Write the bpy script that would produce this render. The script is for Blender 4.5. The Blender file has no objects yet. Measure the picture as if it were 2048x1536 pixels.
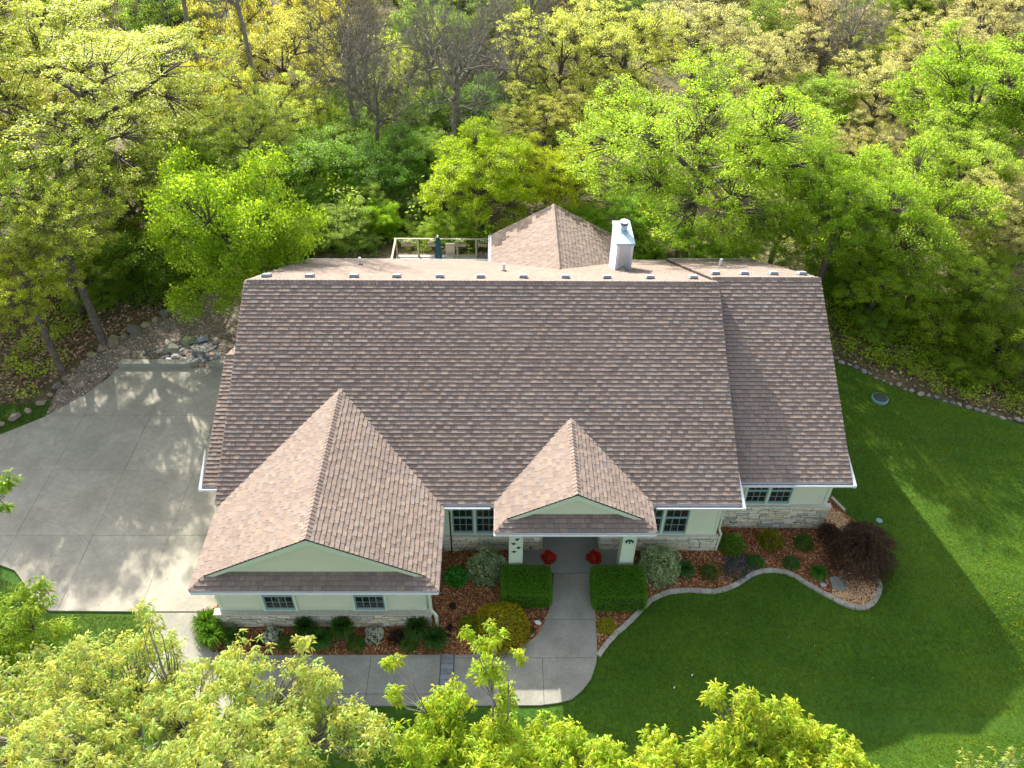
import bpy, math, random
import numpy as np
from mathutils import Vector, Matrix
from mathutils.geometry import delaunay_2d_cdt

SC = bpy.context.scene
COL = SC.collection
rng = np.random.default_rng(7)
random.seed(7)
PI = math.pi

# ------------------------------------------------------------------ camera
CAMPOS = np.array([0.0, 0.0, 21.982])
cam_d = bpy.data.cameras.new('camera')
cam = bpy.data.objects.new('camera', cam_d)
COL.objects.link(cam)
th, ya, ro = math.radians(41.203), math.radians(0.862), math.radians(0.722)
_f = Vector((math.sin(ya) * math.cos(th), math.cos(ya) * math.cos(th), -math.sin(th)))
_r = Vector((math.cos(ya), -math.sin(ya), 0))
_u = _r.cross(_f)
_r2 = _r * math.cos(ro) + _u * math.sin(ro)
_u2 = _u * math.cos(ro) - _r * math.sin(ro)
M = Matrix.Identity(4)
for i in range(3):
    M[i][0], M[i][1], M[i][2] = _r2[i], _u2[i], -_f[i]
    M[i][3] = CAMPOS[i]
cam.matrix_world = M
cam_d.lens = 28.373
cam_d.sensor_width = 36
cam_d.clip_start = 0.1
cam_d.clip_end = 4000
SC.camera = cam

# ------------------------------------------------------------------ light
SUNV = Vector((-0.71, 1.56, 1.0)).normalized()      # towards the sun
el = math.asin(SUNV.z)
az = math.atan2(SUNV.x, SUNV.y)                      # from +Y towards +X
w = bpy.data.worlds.new('World')
SC.world = w
w.use_nodes = True
nt = w.node_tree
nt.nodes.clear()
sky = nt.nodes.new('ShaderNodeTexSky')
sky.sky_type = 'NISHITA'
sky.sun_disc = False
sky.sun_elevation = el
sky.sun_rotation = az
sky.air_density = 1.0
sky.dust_density = 3.0
sky.ozone_density = 0.3
bg = nt.nodes.new('ShaderNodeBackground')
bg.inputs['Strength'].default_value = 0.15
wo = nt.nodes.new('ShaderNodeOutputWorld')
hs = nt.nodes.new('ShaderNodeHueSaturation')      # sky desaturated as white balance, for less blue shade
hs.inputs['Saturation'].default_value = 0.55
nt.links.new(sky.outputs[0], hs.inputs['Color'])
nt.links.new(hs.outputs[0], bg.inputs[0])
nt.links.new(bg.outputs[0], wo.inputs[0])
sl = bpy.data.lights.new('sun', 'SUN')
sl.energy = 4.9
sl.angle = math.radians(0.5)
sl.color = (1.0, 0.94, 0.82)
sun = bpy.data.objects.new('sun', sl)
sun.rotation_euler = SUNV.to_track_quat('Z', 'Y').to_euler()
sun.location = (-30, 60, 45)
COL.objects.link(sun)
SC.view_settings.view_transform = 'Standard'
SC.view_settings.look = 'None'
SC.view_settings.exposure = 1.36
SC.view_settings.gamma = 1.0
SC.view_settings.use_curve_mapping = False
SC.cycles.max_bounces = 8
SC.cycles.diffuse_bounces = 5
SC.cycles.transmission_bounces = 5
SC.cycles.transparent_max_bounces = 4
SC.cycles.use_adaptive_sampling = True
SC.cycles.use_denoising = True

# ------------------------------------------------------------------ materials
MATS = {}
def mat(name, color=(.5, .5, .5), rough=.8, attr=False, objcol=False, noise=None, noise2=None, bump=0, bscale=60,
        spec=.3, metallic=0, transl=0, coat=0):
    """colour = base (x vertex colour) (x object colour) x noise variation"""
    if name in MATS:
        return MATS[name]
    m = bpy.data.materials.new(name)
    MATS[name] = m
    m.use_nodes = True
    t = m.node_tree
    t.nodes.clear()
    N, L = t.nodes.new, t.links.new
    out = N('ShaderNodeOutputMaterial')
    base = N('ShaderNodeRGB')
    base.outputs[0].default_value = (*color, 1)
    c = base.outputs[0]
    def mul(a, b):
        x = N('ShaderNodeMix')
        x.data_type = 'RGBA'
        x.blend_type = 'MULTIPLY'
        x.inputs[0].default_value = 1
        L(a, x.inputs[6])
        L(b, x.inputs[7])
        return x.outputs[2]
    if attr:
        a = N('ShaderNodeVertexColor')
        a.layer_name = 'Col'
        c = mul(c, a.outputs[0])
    if objcol:
        a = N('ShaderNodeObjectInfo')
        c = mul(c, a.outputs['Color'])
    tc = N('ShaderNodeTexCoord') if (noise or noise2 or bump) else None
    geo = N('ShaderNodeNewGeometry') if (noise or noise2 or bump) else None
    for nz in (noise, noise2):
        if not nz:
            continue
        sc, lo, hi = nz[:3]
        n = N('ShaderNodeTexNoise')
        n.inputs['Scale'].default_value = sc
        n.inputs['Detail'].default_value = 6
        n.inputs['Roughness'].default_value = .6
        L(geo.outputs['Position'], n.inputs['Vector'])
        r = N('ShaderNodeValToRGB')
        r.color_ramp.elements[0].position = .32
        r.color_ramp.elements[1].position = .68
        lo = lo if isinstance(lo, tuple) else (lo,) * 3
        hi = hi if isinstance(hi, tuple) else (hi,) * 3
        r.color_ramp.elements[0].color = (*lo, 1)
        r.color_ramp.elements[1].color = (*hi, 1)
        L(n.outputs[0], r.inputs[0])
        c = mul(c, r.outputs[0])
    if transl:
        d = N('ShaderNodeBsdfPrincipled')
        d.inputs['Roughness'].default_value = rough
        d.inputs['Specular IOR Level'].default_value = spec
        L(c, d.inputs['Base Color'])
        tr = N('ShaderNodeBsdfTranslucent')
        g = N('ShaderNodeMix')
        g.data_type = 'RGBA'
        g.blend_type = 'MULTIPLY'
        g.inputs[0].default_value = 1
        L(c, g.inputs[6])
        g.inputs[7].default_value = (1.0, 1.0, .55, 1)
        L(g.outputs[2], tr.inputs[0])
        ms = N('ShaderNodeMixShader')
        ms.inputs[0].default_value = transl
        L(d.outputs[0], ms.inputs[1])
        L(tr.outputs[0], ms.inputs[2])
        L(ms.outputs[0], out.inputs[0])
        return m
    d = N('ShaderNodeBsdfPrincipled')
    d.inputs['Roughness'].default_value = rough
    d.inputs['Specular IOR Level'].default_value = spec
    d.inputs['Metallic'].default_value = metallic
    d.inputs['Coat Weight'].default_value = coat
    L(c, d.inputs['Base Color'])
    if bump:
        n = N('ShaderNodeTexNoise')
        n.inputs['Scale'].default_value = bscale
        n.inputs['Detail'].default_value = 5
        L(geo.outputs['Position'], n.inputs['Vector'])
        b = N('ShaderNodeBump')
        b.inputs['Strength'].default_value = bump
        b.inputs['Distance'].default_value = .02
        L(n.outputs[0], b.inputs['Height'])
        L(b.outputs[0], d.inputs['Normal'])
    L(d.outputs[0], out.inputs[0])
    return m

M_SHINGLE = mat('shingle', (1, 1, 1), .92, attr=True, noise=(38, .8, 1.18), noise2=(.5, .93, 1.07), bump=.35, bscale=140, spec=.15)
M_DECKING = mat('roof_felt', (.05, .045, .045), .95)
M_STONE = mat('limestone', (1, 1, 1), .85, attr=True, noise=(14, .82, 1.15), bump=.6, bscale=45, spec=.15)
M_MORTAR = mat('mortar', (.085, .078, .055), .95, noise=(20, .8, 1.2))
M_SIDING = mat('siding_bounce_paint', (.55, .58, .43), .6, noise=(1.4, .96, 1.04), bump=.05, bscale=90)  # green bounce light off the lawn is put into this colour
M_SIDEGRY = mat('chimney_paint', (.52, .52, .53), .6, noise=(2, .95, 1.04))
M_TRIM = mat('trim_paint', (.54, .62, .47), .5)
M_COLUMN = mat('column_paint', (.56, .63, .50), .5, noise=(2, .97, 1.03))
M_WHITE = mat('white_metal', (.70, .71, .73), .4, noise=(6, .93, 1.03), spec=.4)
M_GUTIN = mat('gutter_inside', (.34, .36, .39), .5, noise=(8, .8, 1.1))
M_METAL = mat('galvanised', (.34, .48, .54), .35, metallic=.2, noise=(9, .9, 1.06))
M_VENT = mat('vent_metal', (.27, .32, .34), .5)
M_DARKMET = mat('dark_metal', (.06, .06, .065), .45, metallic=.6)
M_FRAME = mat('window_frame', (.20, .30, .31), .45)
M_GLASS = mat('window_glass', (.012, .017, .016), .04, spec=.9, coat=.6)
M_CURTAIN = mat('curtain', (.22, .24, .22), .85)
M_MUNTIN = mat('muntin', (.22, .28, .26), .5)
M_CONC = mat('concrete', (.36, .34, .28), .88, noise=(.55, .86, 1.12), noise2=(7, .90, 1.08), bump=.25, bscale=110, spec=.2)
M_CONC2 = mat('walk_concrete', (.33, .325, .30), .88, noise=(.9, .72, 1.2), noise2=(16, .86, 1.12), bump=.3, bscale=120, spec=.2)
M_PORCH = mat('porch_concrete', (.27, .265, .24), .85, noise=(1.2, .9, 1.1), bump=.15, bscale=120)
M_JOINT = mat('joint_soil', (.20, .19, .16), .95, noise=(9, .7, 1.3))
M_KERB = mat('kerb_concrete', (.27, .27, .22), .9, noise=(4, .85, 1.12), bump=.3, bscale=70)
M_SOIL = mat('forest_soil', (.095, .078, .042), .97, noise=(.6, (.5, .55, .45), (1.5, 1.45, 1.4)), noise2=(9, .5, 1.5), bump=.6, bscale=12)
M_LAWN = mat('lawn_soil', (.035, .10, .005), .95, noise=(.4, (.7, .8, .7), (1.5, 1.15, 1.2)), noise2=(8, .72, 1.3), bump=.6, bscale=50)
M_GRASS = mat('grass_blade', (1.25, 1.22, 1.1), .6, attr=True, noise=(.35, (.7, .82, .8), (1.45, 1.15, 1.2)), transl=.4, spec=.25)
M_MULCH = mat('mulch_base', (.16, .065, .028), .97, noise=(5, .55, 1.5), noise2=(40, .6, 1.4), bump=.9, bscale=40)
M_CHIP = mat('bark_chip', (1.3, 1.25, 1.2), .9, attr=True)
M_GRAVBASE = mat('gravel_base', (.17, .14, .11), .95, noise=(3, .6, 1.4), noise2=(45, .5, 1.5), bump=.9, bscale=45)
M_ROCK = mat('rock', (1, 1, 1), .85, attr=True, noise=(8, .78, 1.2), bump=.6, bscale=25, spec=.2)
M_LEAF = mat('leaf', (1, 1, 1), .5, attr=True, objcol=True, transl=.62, spec=.3)
M_BARK = mat('bark', (.115, .095, .08), .95, noise=(7, .6, 1.45), bump=.8, bscale=22)
M_BARKGREY = mat('grey_bark', (.20, .185, .155), .95, noise=(5, .7, 1.3), bump=.6, bscale=22)
M_WOOD = mat('deck_wood', (.42, .37, .31), .85, noise=(5, .8, 1.15))
M_NAVY = mat('navy_canvas', (.012, .055, .095), .8, noise=(6, .8, 1.2))
M_FLOWER = mat('petal', (1, 1, 1), .6, attr=True, transl=.25)
M_BLACK = mat('black_iron', (.012, .012, .012), .5)
M_PLASTIC = mat('green_plastic', (.16, .30, .28), .45)
M_PLAQUE = mat('plaque_green', (.035, .085, .075), .4)
M_PAPER = mat('off_white', (.75, .76, .74), .6)
M_TERRA = mat('dark_pot', (.05, .035, .03), .5)

# ------------------------------------------------------------------ object helpers
WORLD = {}      # object name -> world origin
def tag(o, label=None, cat=None, group=None, kind=None):
    if label: o['label'] = label
    if cat: o['category'] = cat
    if group: o['group'] = group
    if kind: o['kind'] = kind
    return o

def empty(name, loc, label=None, cat=None, group=None, kind=None):
    o = bpy.data.objects.new(name, None)
    o.location = loc
    o.empty_display_size = .2
    COL.objects.link(o)
    WORLD[o.name] = np.array(loc, float)
    return tag(o, label, cat, group, kind)

def place(name, me, origin, parent=None):
    o = bpy.data.objects.new(name, me)
    COL.objects.link(o)
    origin = np.array(origin, float)
    WORLD[o.name] = origin
    if parent is not None:
        o.parent = parent
        o.location = tuple(origin - WORLD[parent.name])
    else:
        o.location = tuple(origin)
    return o

class MB:
    def __init__(s):
        s.v = []; s.f = []; s.c = []; s.m = []
    def add(s, verts, faces, col=(1, 1, 1), mi=0):
        n = len(s.v)
        s.v += [tuple(map(float, q)) for q in verts]
        for f in faces:
            s.f.append(tuple(i + n for i in f)); s.c.append(col); s.m.append(mi)
        return s
    def box(s, x0, x1, y0, y1, z0, z1, col=(1, 1, 1), mi=0):
        v = [(x0, y0, z0), (x1, y0, z0), (x1, y1, z0), (x0, y1, z0), (x0, y0, z1), (x1, y0, z1), (x1, y1, z1), (x0, y1, z1)]
        return s.add(v, [(0, 3, 2, 1), (4, 5, 6, 7), (0, 1, 5, 4), (1, 2, 6, 5), (2, 3, 7, 6), (3, 0, 4, 7)], col, mi)
    def prism(s, top, bot, col=(1, 1, 1), mi=0, cap=True):
        n = len(top)
        f = [tuple(range(n))] if cap else []
        if cap: f.append(tuple(range(2 * n - 1, n - 1, -1)))
        f += [(i, i + n, (i + 1) % n + n, (i + 1) % n) for i in range(n)]
        return s.add(list(top) + list(bot), f, col, mi)
    def obox(s, c, ax, ay, az, col=(1, 1, 1), mi=0):
        """oriented box from centre and three half axis vectors"""
        c, ax, ay, az = map(np.array, (c, ax, ay, az))
        v = [c + i * ax + j * ay + k * az for k in (-1, 1) for i, j in ((-1, -1), (1, -1), (1, 1), (-1, 1))]
        return s.add(v, [(0, 3, 2, 1), (4, 5, 6, 7), (0, 1, 5, 4), (1, 2, 6, 5), (2, 3, 7, 6), (3, 0, 4, 7)], col, mi)
    def tube(s, pts, rad, n=6, col=(1, 1, 1), mi=0, cap=True):
        pts = [np.array(p, float) for p in pts]
        rad = rad if hasattr(rad, '__len__') else [rad] * len(pts)
        b = len(s.v)
        up = np.array([.31, .17, .93])
        for i, p in enumerate(pts):
            d = pts[min(i + 1, len(pts) - 1)] - pts[max(i - 1, 0)]
            d /= (np.linalg.norm(d) + 1e-9)
            a = np.cross(d, up); na = np.linalg.norm(a)
            if na < 1e-3: a = np.cross(d, [1, 0, 0]); na = np.linalg.norm(a)
            a /= na
            e = np.cross(d, a)
            for k in range(n):
                t = 2 * PI * k / n
                s.v.append(tuple(p + rad[i] * (math.cos(t) * a + math.sin(t) * e)))
        for i in range(len(pts) - 1):
            for k in range(n):
                k2 = (k + 1) % n
                s.f.append((b + i * n + k, b + i * n + k2, b + (i + 1) * n + k2, b + (i + 1) * n + k)); s.c.append(col); s.m.append(mi)
        if cap:
            e = b + (len(pts) - 1) * n
            s.f.append(tuple(range(e, e + n))); s.c.append(col); s.m.append(mi)
            s.f.append(tuple(range(b + n - 1, b - 1, -1))); s.c.append(col); s.m.append(mi)
        return s
    def lathe(s, c, prof, n=16, col=(1, 1, 1), mi=0):
        return s.tube([(c[0], c[1], c[2] + z) for r, z in prof], [r for r, z in prof], n, col, mi)
    def mesh(s, name, mats, origin=(0, 0, 0), smooth=False):
        me = bpy.data.meshes.new(name)
        V = np.array(s.v, float) - np.array(origin)
        me.from_pydata(V.tolist(), [], s.f)
        if not isinstance(mats, (list, tuple)): mats = [mats]
        for m in mats: me.materials.append(m)
        if len(mats) > 1: me.polygons.foreach_set('material_index', s.m)
        at = me.color_attributes.new('Col', 'FLOAT_COLOR', 'CORNER')
        cs = np.repeat(np.array([(*c, 1) for c in s.c], np.float32), [len(f) for f in s.f], axis=0)
        at.data.foreach_set('color', cs.ravel())
        if smooth: me.polygons.foreach_set('use_smooth', [True] * len(s.f))
        me.update()
        return me
    def build(s, name, mats, parent=None, smooth=False, origin=None, base=False):
        V = np.array(s.v, float)
        if origin is None:
            origin = (V.min(0) + V.max(0)) / 2
            if base or parent is None: origin[2] = V[:, 2].min()
        return place(name, s.mesh(name, mats, origin, smooth), origin, parent)

def quads_mesh(name, Q, C, mats, origin=(0, 0, 0), nv=4):
    """Q (N,nv,3) polygons, C (N,3) colours"""
    n = len(Q)
    me = bpy.data.meshes.new(name)
    me.vertices.add(n * nv)
    me.vertices.foreach_set('co', (Q - np.array(origin)).astype(np.float32).ravel())
    me.loops.add(n * nv)
    me.loops.foreach_set('vertex_index', np.arange(n * nv, dtype=np.int32))
    me.polygons.add(n)
    me.polygons.foreach_set('loop_start', np.arange(0, n * nv, nv, dtype=np.int32))
    me.polygons.foreach_set('loop_total', np.full(n, nv, dtype=np.int32))
    me.materials.append(mats)
    at = me.color_attributes.new('Col', 'FLOAT_COLOR', 'CORNER')
    c4 = np.concatenate([C, np.ones((n, 1))], 1).astype(np.float32)
    at.data.foreach_set('color', np.repeat(c4, nv, axis=0).ravel())
    me.update(calc_edges=True)
    return me

# ------------------------------------------------------------------ terrain
def ss(a, b, x):
    t = np.clip((x - a) / (b - a), 0, 1)
    return t * t * (3 - 2 * t)
def H(x, y):
    x = np.asarray(x, float); y = np.asarray(y, float)
    h = -1.15 * ss(4, 12, x) * (1 - ss(10.8, 15.3, y))
    h = h - 0.10 * (1 - ss(11, 14.2, y)) * (1 - ss(4, 9, x)) * ss(-16, -8, x)
    h = h - 0.16 * np.clip(y - 33.5, 0, 24)
    h = h + 0.5 * ss(-16, -24, x) * ss(24, 32, y)
    h = h + 0.12 * np.sin(x * .31 + 1) * np.sin(y * .27) * ss(30, 40, y)
    return h

def inpoly(poly, x, y):
    x = np.asarray(x); y = np.asarray(y)
    c = np.zeros(x.shape, bool)
    n = len(poly)
    for i in range(n):
        x0, y0 = poly[i]; x1, y1 = poly[i - 1]
        if y0 == y1: continue
        k = ((y0 > y) != (y1 > y)) & (x < (x1 - x0) * (y - y0) / (y1 - y0) + x0)
        c ^= k
    return c

def sheet(name, poly, zoff, m, grid=1.0, kind='structure', parent=None, skirt=0.0, drop=0.0):
    P = np.array(poly, float)
    x0, y0 = P.min(0); x1, y1 = P.max(0)
    gx, gy = np.meshgrid(np.arange(x0 + grid / 2, x1, grid), np.arange(y0 + grid / 2, y1, grid))
    g = np.stack([gx.ravel(), gy.ravel()], 1)
    g = g[inpoly(poly, g[:, 0], g[:, 1])]
    pts = [Vector(p) for p in poly] + [Vector(p) for p in g]
    n = len(poly)
    vs, es, fs, *_ = delaunay_2d_cdt(pts, [(i, (i + 1) % n) for i in range(n)], [], 1, 1e-4)
    V = np.array([(v.x, v.y) for v in vs])
    Z = H(V[:, 0], V[:, 1]) + zoff - drop * (1 - ss(19, 24, V[:, 1]))
    mb = MB()
    mb.add(np.column_stack([V, Z]), [tuple(f) for f in fs])
    if skirt:
        Pz = H(P[:, 0], P[:, 1]) + zoff
        for i in range(n):
            j = (i + 1) % n
            a, b = (*P[i], Pz[i]), (*P[j], Pz[j])
            mb.add([a, b, (*P[j], Pz[j] - skirt), (*P[i], Pz[i] - skirt)], [(0, 1, 2, 3)])
    o = mb.build(name, m, parent, smooth=not skirt)
    if kind and parent is None: o['kind'] = kind
    return o

def smooth_line(pts, step=.35):
    """Catmull-Rom through the points, resampled at even steps"""
    P = [np.array(p, float) for p in pts]
    P = [2 * P[0] - P[1]] + P + [2 * P[-1] - P[-2]]
    out = []
    for i in range(1, len(P) - 2):
        for t in np.linspace(0, 1, 12, endpoint=False):
            a, b, c, d = P[i - 1], P[i], P[i + 1], P[i + 2]
            out.append(.5 * (2 * b + (c - a) * t + (2 * a - 5 * b + 4 * c - d) * t * t + (3 * b - a - 3 * c + d) * t ** 3))
    out.append(P[-2])
    out = np.array(out)
    s = np.concatenate([[0], np.cumsum(np.linalg.norm(np.diff(out, axis=0), axis=1))])
    n = max(2, int(round(s[-1] / step)))
    return [np.array([np.interp(q, s, out[:, k]) for k in range(out.shape[1])]) for q in np.linspace(0, s[-1], n + 1)]

def clip_convex(poly, clip):
    """Sutherland-Hodgman, clip is counter-clockwise"""
    out = [tuple(p) for p in poly]
    for i in range(len(clip)):
        a, b = clip[i], clip[(i + 1) % len(clip)]
        ex, ey = b[0] - a[0], b[1] - a[1]
        side = lambda p: ex * (p[1] - a[1]) - ey * (p[0] - a[0])
        src, out = out, []
        for j in range(len(src)):
            p, q = src[j - 1], src[j]
            sp, sq = side(p), side(q)
            if (sp >= 0) != (sq >= 0):
                t = sp / (sp - sq)
                out.append((p[0] + t * (q[0] - p[0]), p[1] + t * (q[1] - p[1])))
            if sq >= 0: out.append(q)
        if len(out) < 3: return []
    return out
def area(p):
    return .5 * sum(p[i - 1][0] * p[i][1] - p[i][0] * p[i - 1][1] for i in range(len(p)))

def rock_mesh(mb, c, r, col, seed=None, squash=.65):
    """an irregular eight to twenty face stone"""
    g = np.random.default_rng(seed) if seed is not None else rng
    t = (1 + 5 ** .5) / 2
    V = np.array([(-1, t, 0), (1, t, 0), (-1, -t, 0), (1, -t, 0), (0, -1, t), (0, 1, t), (0, -1, -t), (0, 1, -t), (t, 0, -1), (t, 0, 1), (-t, 0, -1), (-t, 0, 1)]) / 1.9
    F = [(0, 11, 5), (0, 5, 1), (0, 1, 7), (0, 7, 10), (0, 10, 11), (1, 5, 9), (5, 11, 4), (11, 10, 2), (10, 7, 6), (7, 1, 8), (3, 9, 4), (3, 4, 2), (3, 2, 6), (3, 6, 8), (3, 8, 9), (4, 9, 5), (2, 4, 11), (6, 2, 10), (8, 6, 7), (9, 8, 1)]
    V = V * (1 + g.uniform(-.22, .22, (12, 1)))
    a = g.uniform(0, 2 * PI)
    R = np.array([[math.cos(a), -math.sin(a), 0], [math.sin(a), math.cos(a), 0], [0, 0, 1]])
    V = (V * [1.25, .85, squash]) @ R.T * r + np.array(c)
    mb.add(V, F, col)
    return mb

# ================================================================== SETTING
sheet('ground', [(-1500, -1500), (1500, -1500), (1500, 1500), (-1500, 1500)], -0.9, M_SOIL, 150)
sheet('forest_floor', [(-75, -40), (75, -40), (75, 120), (-75, 120)], 0.0, M_SOIL, 1.5, drop=.35)
LAWN = [(-45, -20), (45, -20), (45, 18), (20.6, 22.7), (18.8, 23.6), (17, 24.5), (16.1, 25.1), (15.3, 25.8), (14.6, 26.4), (13.2, 27.6), (11.3, 28.5), (11.3, 17),
        (-9, 17), (-16, 20.5), (-17.2, 23.1), (-18, 23.9), (-45, 21)]
sheet('lawn', LAWN, 0.02, M_LAWN, .8)
GRAVEL = [(-9.2, 25.6), (-16.4, 25.6), (-16.6, 24.6), (-17.9, 23.0), (-18.1, 24.6), (-17.7, 26.6), (-17.1, 27.6), (-16.3, 28.5), (-15.7, 29.4), (-15.1, 30.2), (-14.5, 31.2), (-12, 33.0), (-9.2, 33)]
sheet('gravel_path', GRAVEL, 0.025, M_GRAVBASE, .5)
DRIVE = [(-11.26, 14.27), (-10.2, 14.27), (-9.1, 14.27), (-8.6, 14.9), (-8.6, 25.95), (-11.8, 26.0), (-14.8, 26.0), (-16.03, 26.05), (-16.32, 25.29), (-16.83, 24.3), (-17.9, 23.0), (-19.3, 21.9), (-30, 15.5), (-30, 10), (-16.45, 16.05),
         (-15.8, 15.8), (-15.43, 15.45), (-14.6, 14.62), (-14.05, 14.3)]
drive = sheet('driveway', DRIVE, 0.035, M_JOINT, 2)
WALK = [(-10.9, 14.22), (-9.42, 14.22), (-9.33, 13.75), (-9.1, 13.23), (-8.65, 12.92), (-8.15, 12.8), (-1.11, 12.8), (-.06, 12.89), (.5, 13.04), (.84, 13.24), (1.1, 13.5), (1.27, 13.8), (1.47, 14.36), (1.6, 15.0), (1.68, 15.68),
        (2.99, 15.68), (2.9, 14.2), (2.86, 12.9), (2.78, 12.5), (2.6, 12.05), (2.32, 11.7), (2.0, 11.43), (1.6, 11.33), (1.08, 11.26), (-5, 11.26), (-9.5, 10.7), (-10.0, 11.2), (-10.5, 12.8)]
walk = sheet('walkway', WALK, 0.035, M_JOINT, 2)
BEDL = [(-9.42, 14.2), (-9.33, 13.75), (-9.1, 13.23), (-8.65, 12.92), (-8.15, 12.8), (-1.11, 12.8), (-.06, 12.89), (.5, 13.04), (.84, 13.24), (1.1, 13.5), (1.27, 13.8), (1.47, 14.36), (1.6, 15.0), (1.68, 15.7), (.28, 15.7), (.28, 16.75), (-2.25, 16.75), (-2.25, 13.8), (-8.6, 13.8), (-8.6, 14.9)]
sheet('mulch_bed', BEDL, 0.045, M_MULCH, .4)
EDGE = smooth_line([(2.87, 12.77), (3.36, 13.39), (3.99, 13.95), (4.64, 14.63), (5.28, 14.96), (6.02, 15.05), (6.81, 15.0), (7.5, 15.24), (8.26, 15.71), (8.86, 15.8), (9.41, 15.68), (9.92, 15.22), (10.71, 14.66), (11.28, 14.46), (11.73, 14.58), (12.12, 15.05), (12.2, 15.5)], .34)
BEDR = [tuple(p) for p in EDGE] + [(12.6, 16.4), (12.5, 17.5), (11.9, 18.36), (11.66, 18.85), (11, 18.9), (11, 17.5), (7.1, 17.6), (7.1, 16.75), (4.34, 16.75), (4.34, 15.7), (2.99, 15.7), (2.9, 14.2)]
sheet('mulch_bed', BEDR, 0.045, M_MULCH, .4)

def slabs(parent, poly, xs, ys, m, gap=.012, top=.075, name='slab', rot=0.0, piv=(0, 0)):
    ca, sa = math.cos(rot), math.sin(rot)
    for i in range(len(xs) - 1):
        for j in range(len(ys) - 1):
            cell = [(xs[i] + gap / 2, ys[j] + gap / 2), (xs[i + 1] - gap / 2, ys[j] + gap / 2), (xs[i + 1] - gap / 2, ys[j + 1] - gap / 2), (xs[i] + gap / 2, ys[j + 1] - gap / 2)]
            cell = [(piv[0] + ca * (x - piv[0]) - sa * (y - piv[1]), piv[1] + sa * (x - piv[0]) + ca * (y - piv[1])) for x, y in cell]
            p = clip_convex(poly, cell)
            if len(p) < 3 or abs(area(p)) < .02: continue
            if area(p) < 0: p = p[::-1]
            g = rng.uniform(.93, 1.05)
            z = lambda x, y: float(H(x, y))
            dz = rng.uniform(-.003, .003)
            mb = MB()
            mb.prism([(x, y, z(x, y) + top + dz) for x, y in p], [(x, y, z(x, y) - .02) for x, y in p], (g, g, g))
            mb.build(name, m, parent)
M_CONC_S = mat('slab_concrete', (.315, .295, .24), .88, attr=True, noise=(.6, .82, 1.16), noise2=(7, .88, 1.10), bump=.25, bscale=110, spec=.2)
M_WALK_S = mat('walk_slab', (.295, .285, .235), .88, attr=True, noise=(.9, .74, 1.2), noise2=(16, .86, 1.12), bump=.3, bscale=120, spec=.2)
def crack(pts, parent):
    mb = MB()
    L = smooth_line(pts, .25)
    L = [p + rng.normal(0, .025, 2) for p in L]
    for a, b in zip(L[:-1], L[1:]):
        d = (b - a) / (np.linalg.norm(b - a) + 1e-6); n = np.array([-d[1], d[0]]) * rng.uniform(.005, .010)
        z = .0825
        mb.add([(*(a - n), z + float(H(*a))), (*(b - n), z + float(H(*b))), (*(b + n), z + float(H(*b))), (*(a + n), z + float(H(*a)))], [(0, 1, 2, 3)])
    mb.build('crack_seal', mat('crack_filler', (.42, .40, .33), .9), parent)
for pts in (((-17.0, 24.0), (-16.2, 22.6)), ((-13.6, 24.6), (-14.4, 22.5), (-15.3, 20.6)), ((-12.6, 24.4), (-13.6, 23.2)), ((-16.6, 19.2), (-14.2, 18.4), (-12.6, 17.2), (-11.2, 15.4)),
            ((-13.0, 17.6), (-13.6, 16.0), (-14.2, 14.5)), ((-12.5, 17.0), (-12.4, 14.6)), ((-16.0, 18.0), (-14.6, 17.5), (-13.6, 16.6))):
    crack(pts, drive)
slabs(drive, DRIVE, [-30, -24, -19.6, -16.4, -13.8, -11.25, -8.5], [9, 14.24, 17.2, 20.2, 23.1, 26.2], M_CONC_S, gap=.009)
slabs(walk, WALK, [-11.5, -8.6, -6.1, -3.9, -1.82], [10.5, 11.6, 14.3], M_WALK_S, gap=.012)
slabs(walk, WALK, [-1.42, -.2, 1.2, 3.2], [10.8, 12.7], M_WALK_S, gap=.012)
slabs(walk, WALK, [-1.42, 3.2], [12.7, 13.98, 15.7], M_WALK_S, gap=.012)
pav = empty('paver_strip', (-1.62, 11.98, .04), 'narrow band of grey pavers crossing the front walkway', 'paver strip')
for k in range(10):
    y0 = 11.19 + k * .161
    g = rng.uniform(.75, 1.05)
    MB().box(-1.8, -1.44, y0 + .006, y0 + .155, .03, .078 + rng.uniform(-.003, .003), (g, g, g)).build('paver', mat('paver_grey', (.24, .245, .25), .9, attr=True, noise=(9, .85, 1.15)), pav)
# porch slab
MB().box(.28, 4.33, 15.71, 18.3, 0, .12).build('porch_floor', M_PORCH)['kind'] = 'structure'

# kerb behind the driveway, two pieces with pointed ends
k1 = MB(); k1.prism([(-16.1, 26.03, .27), (-16.0, 26.32, .27), (-13.2, 26.3, .27), (-12.85, 26.22, .27), (-13.15, 26.03, .27)], [(-16.1, 26.0, 0), (-16.0, 26.35, 0), (-13.2, 26.34, 0), (-12.8, 26.2, 0), (-13.1, 26.0, 0)])
tag(k1.build('concrete_kerb', M_KERB), 'long pointed concrete kerb along the back of the driveway, the piece away from the house', 'kerb')
k1 = MB(); k1.prism([(-12.35, 26.18, .27), (-12.1, 26.32, .27), (-9.0, 26.32, .27), (-9.0, 26.03, .27), (-12.1, 26.03, .27)], [(-12.4, 26.18, 0), (-12.15, 26.36, 0), (-9.0, 26.36, 0), (-9.0, 26.0, 0), (-12.15, 26.0, 0)])
tag(k1.build('concrete_kerb', M_KERB), 'short pointed concrete kerb behind the driveway, the piece beside the house', 'kerb')

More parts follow.
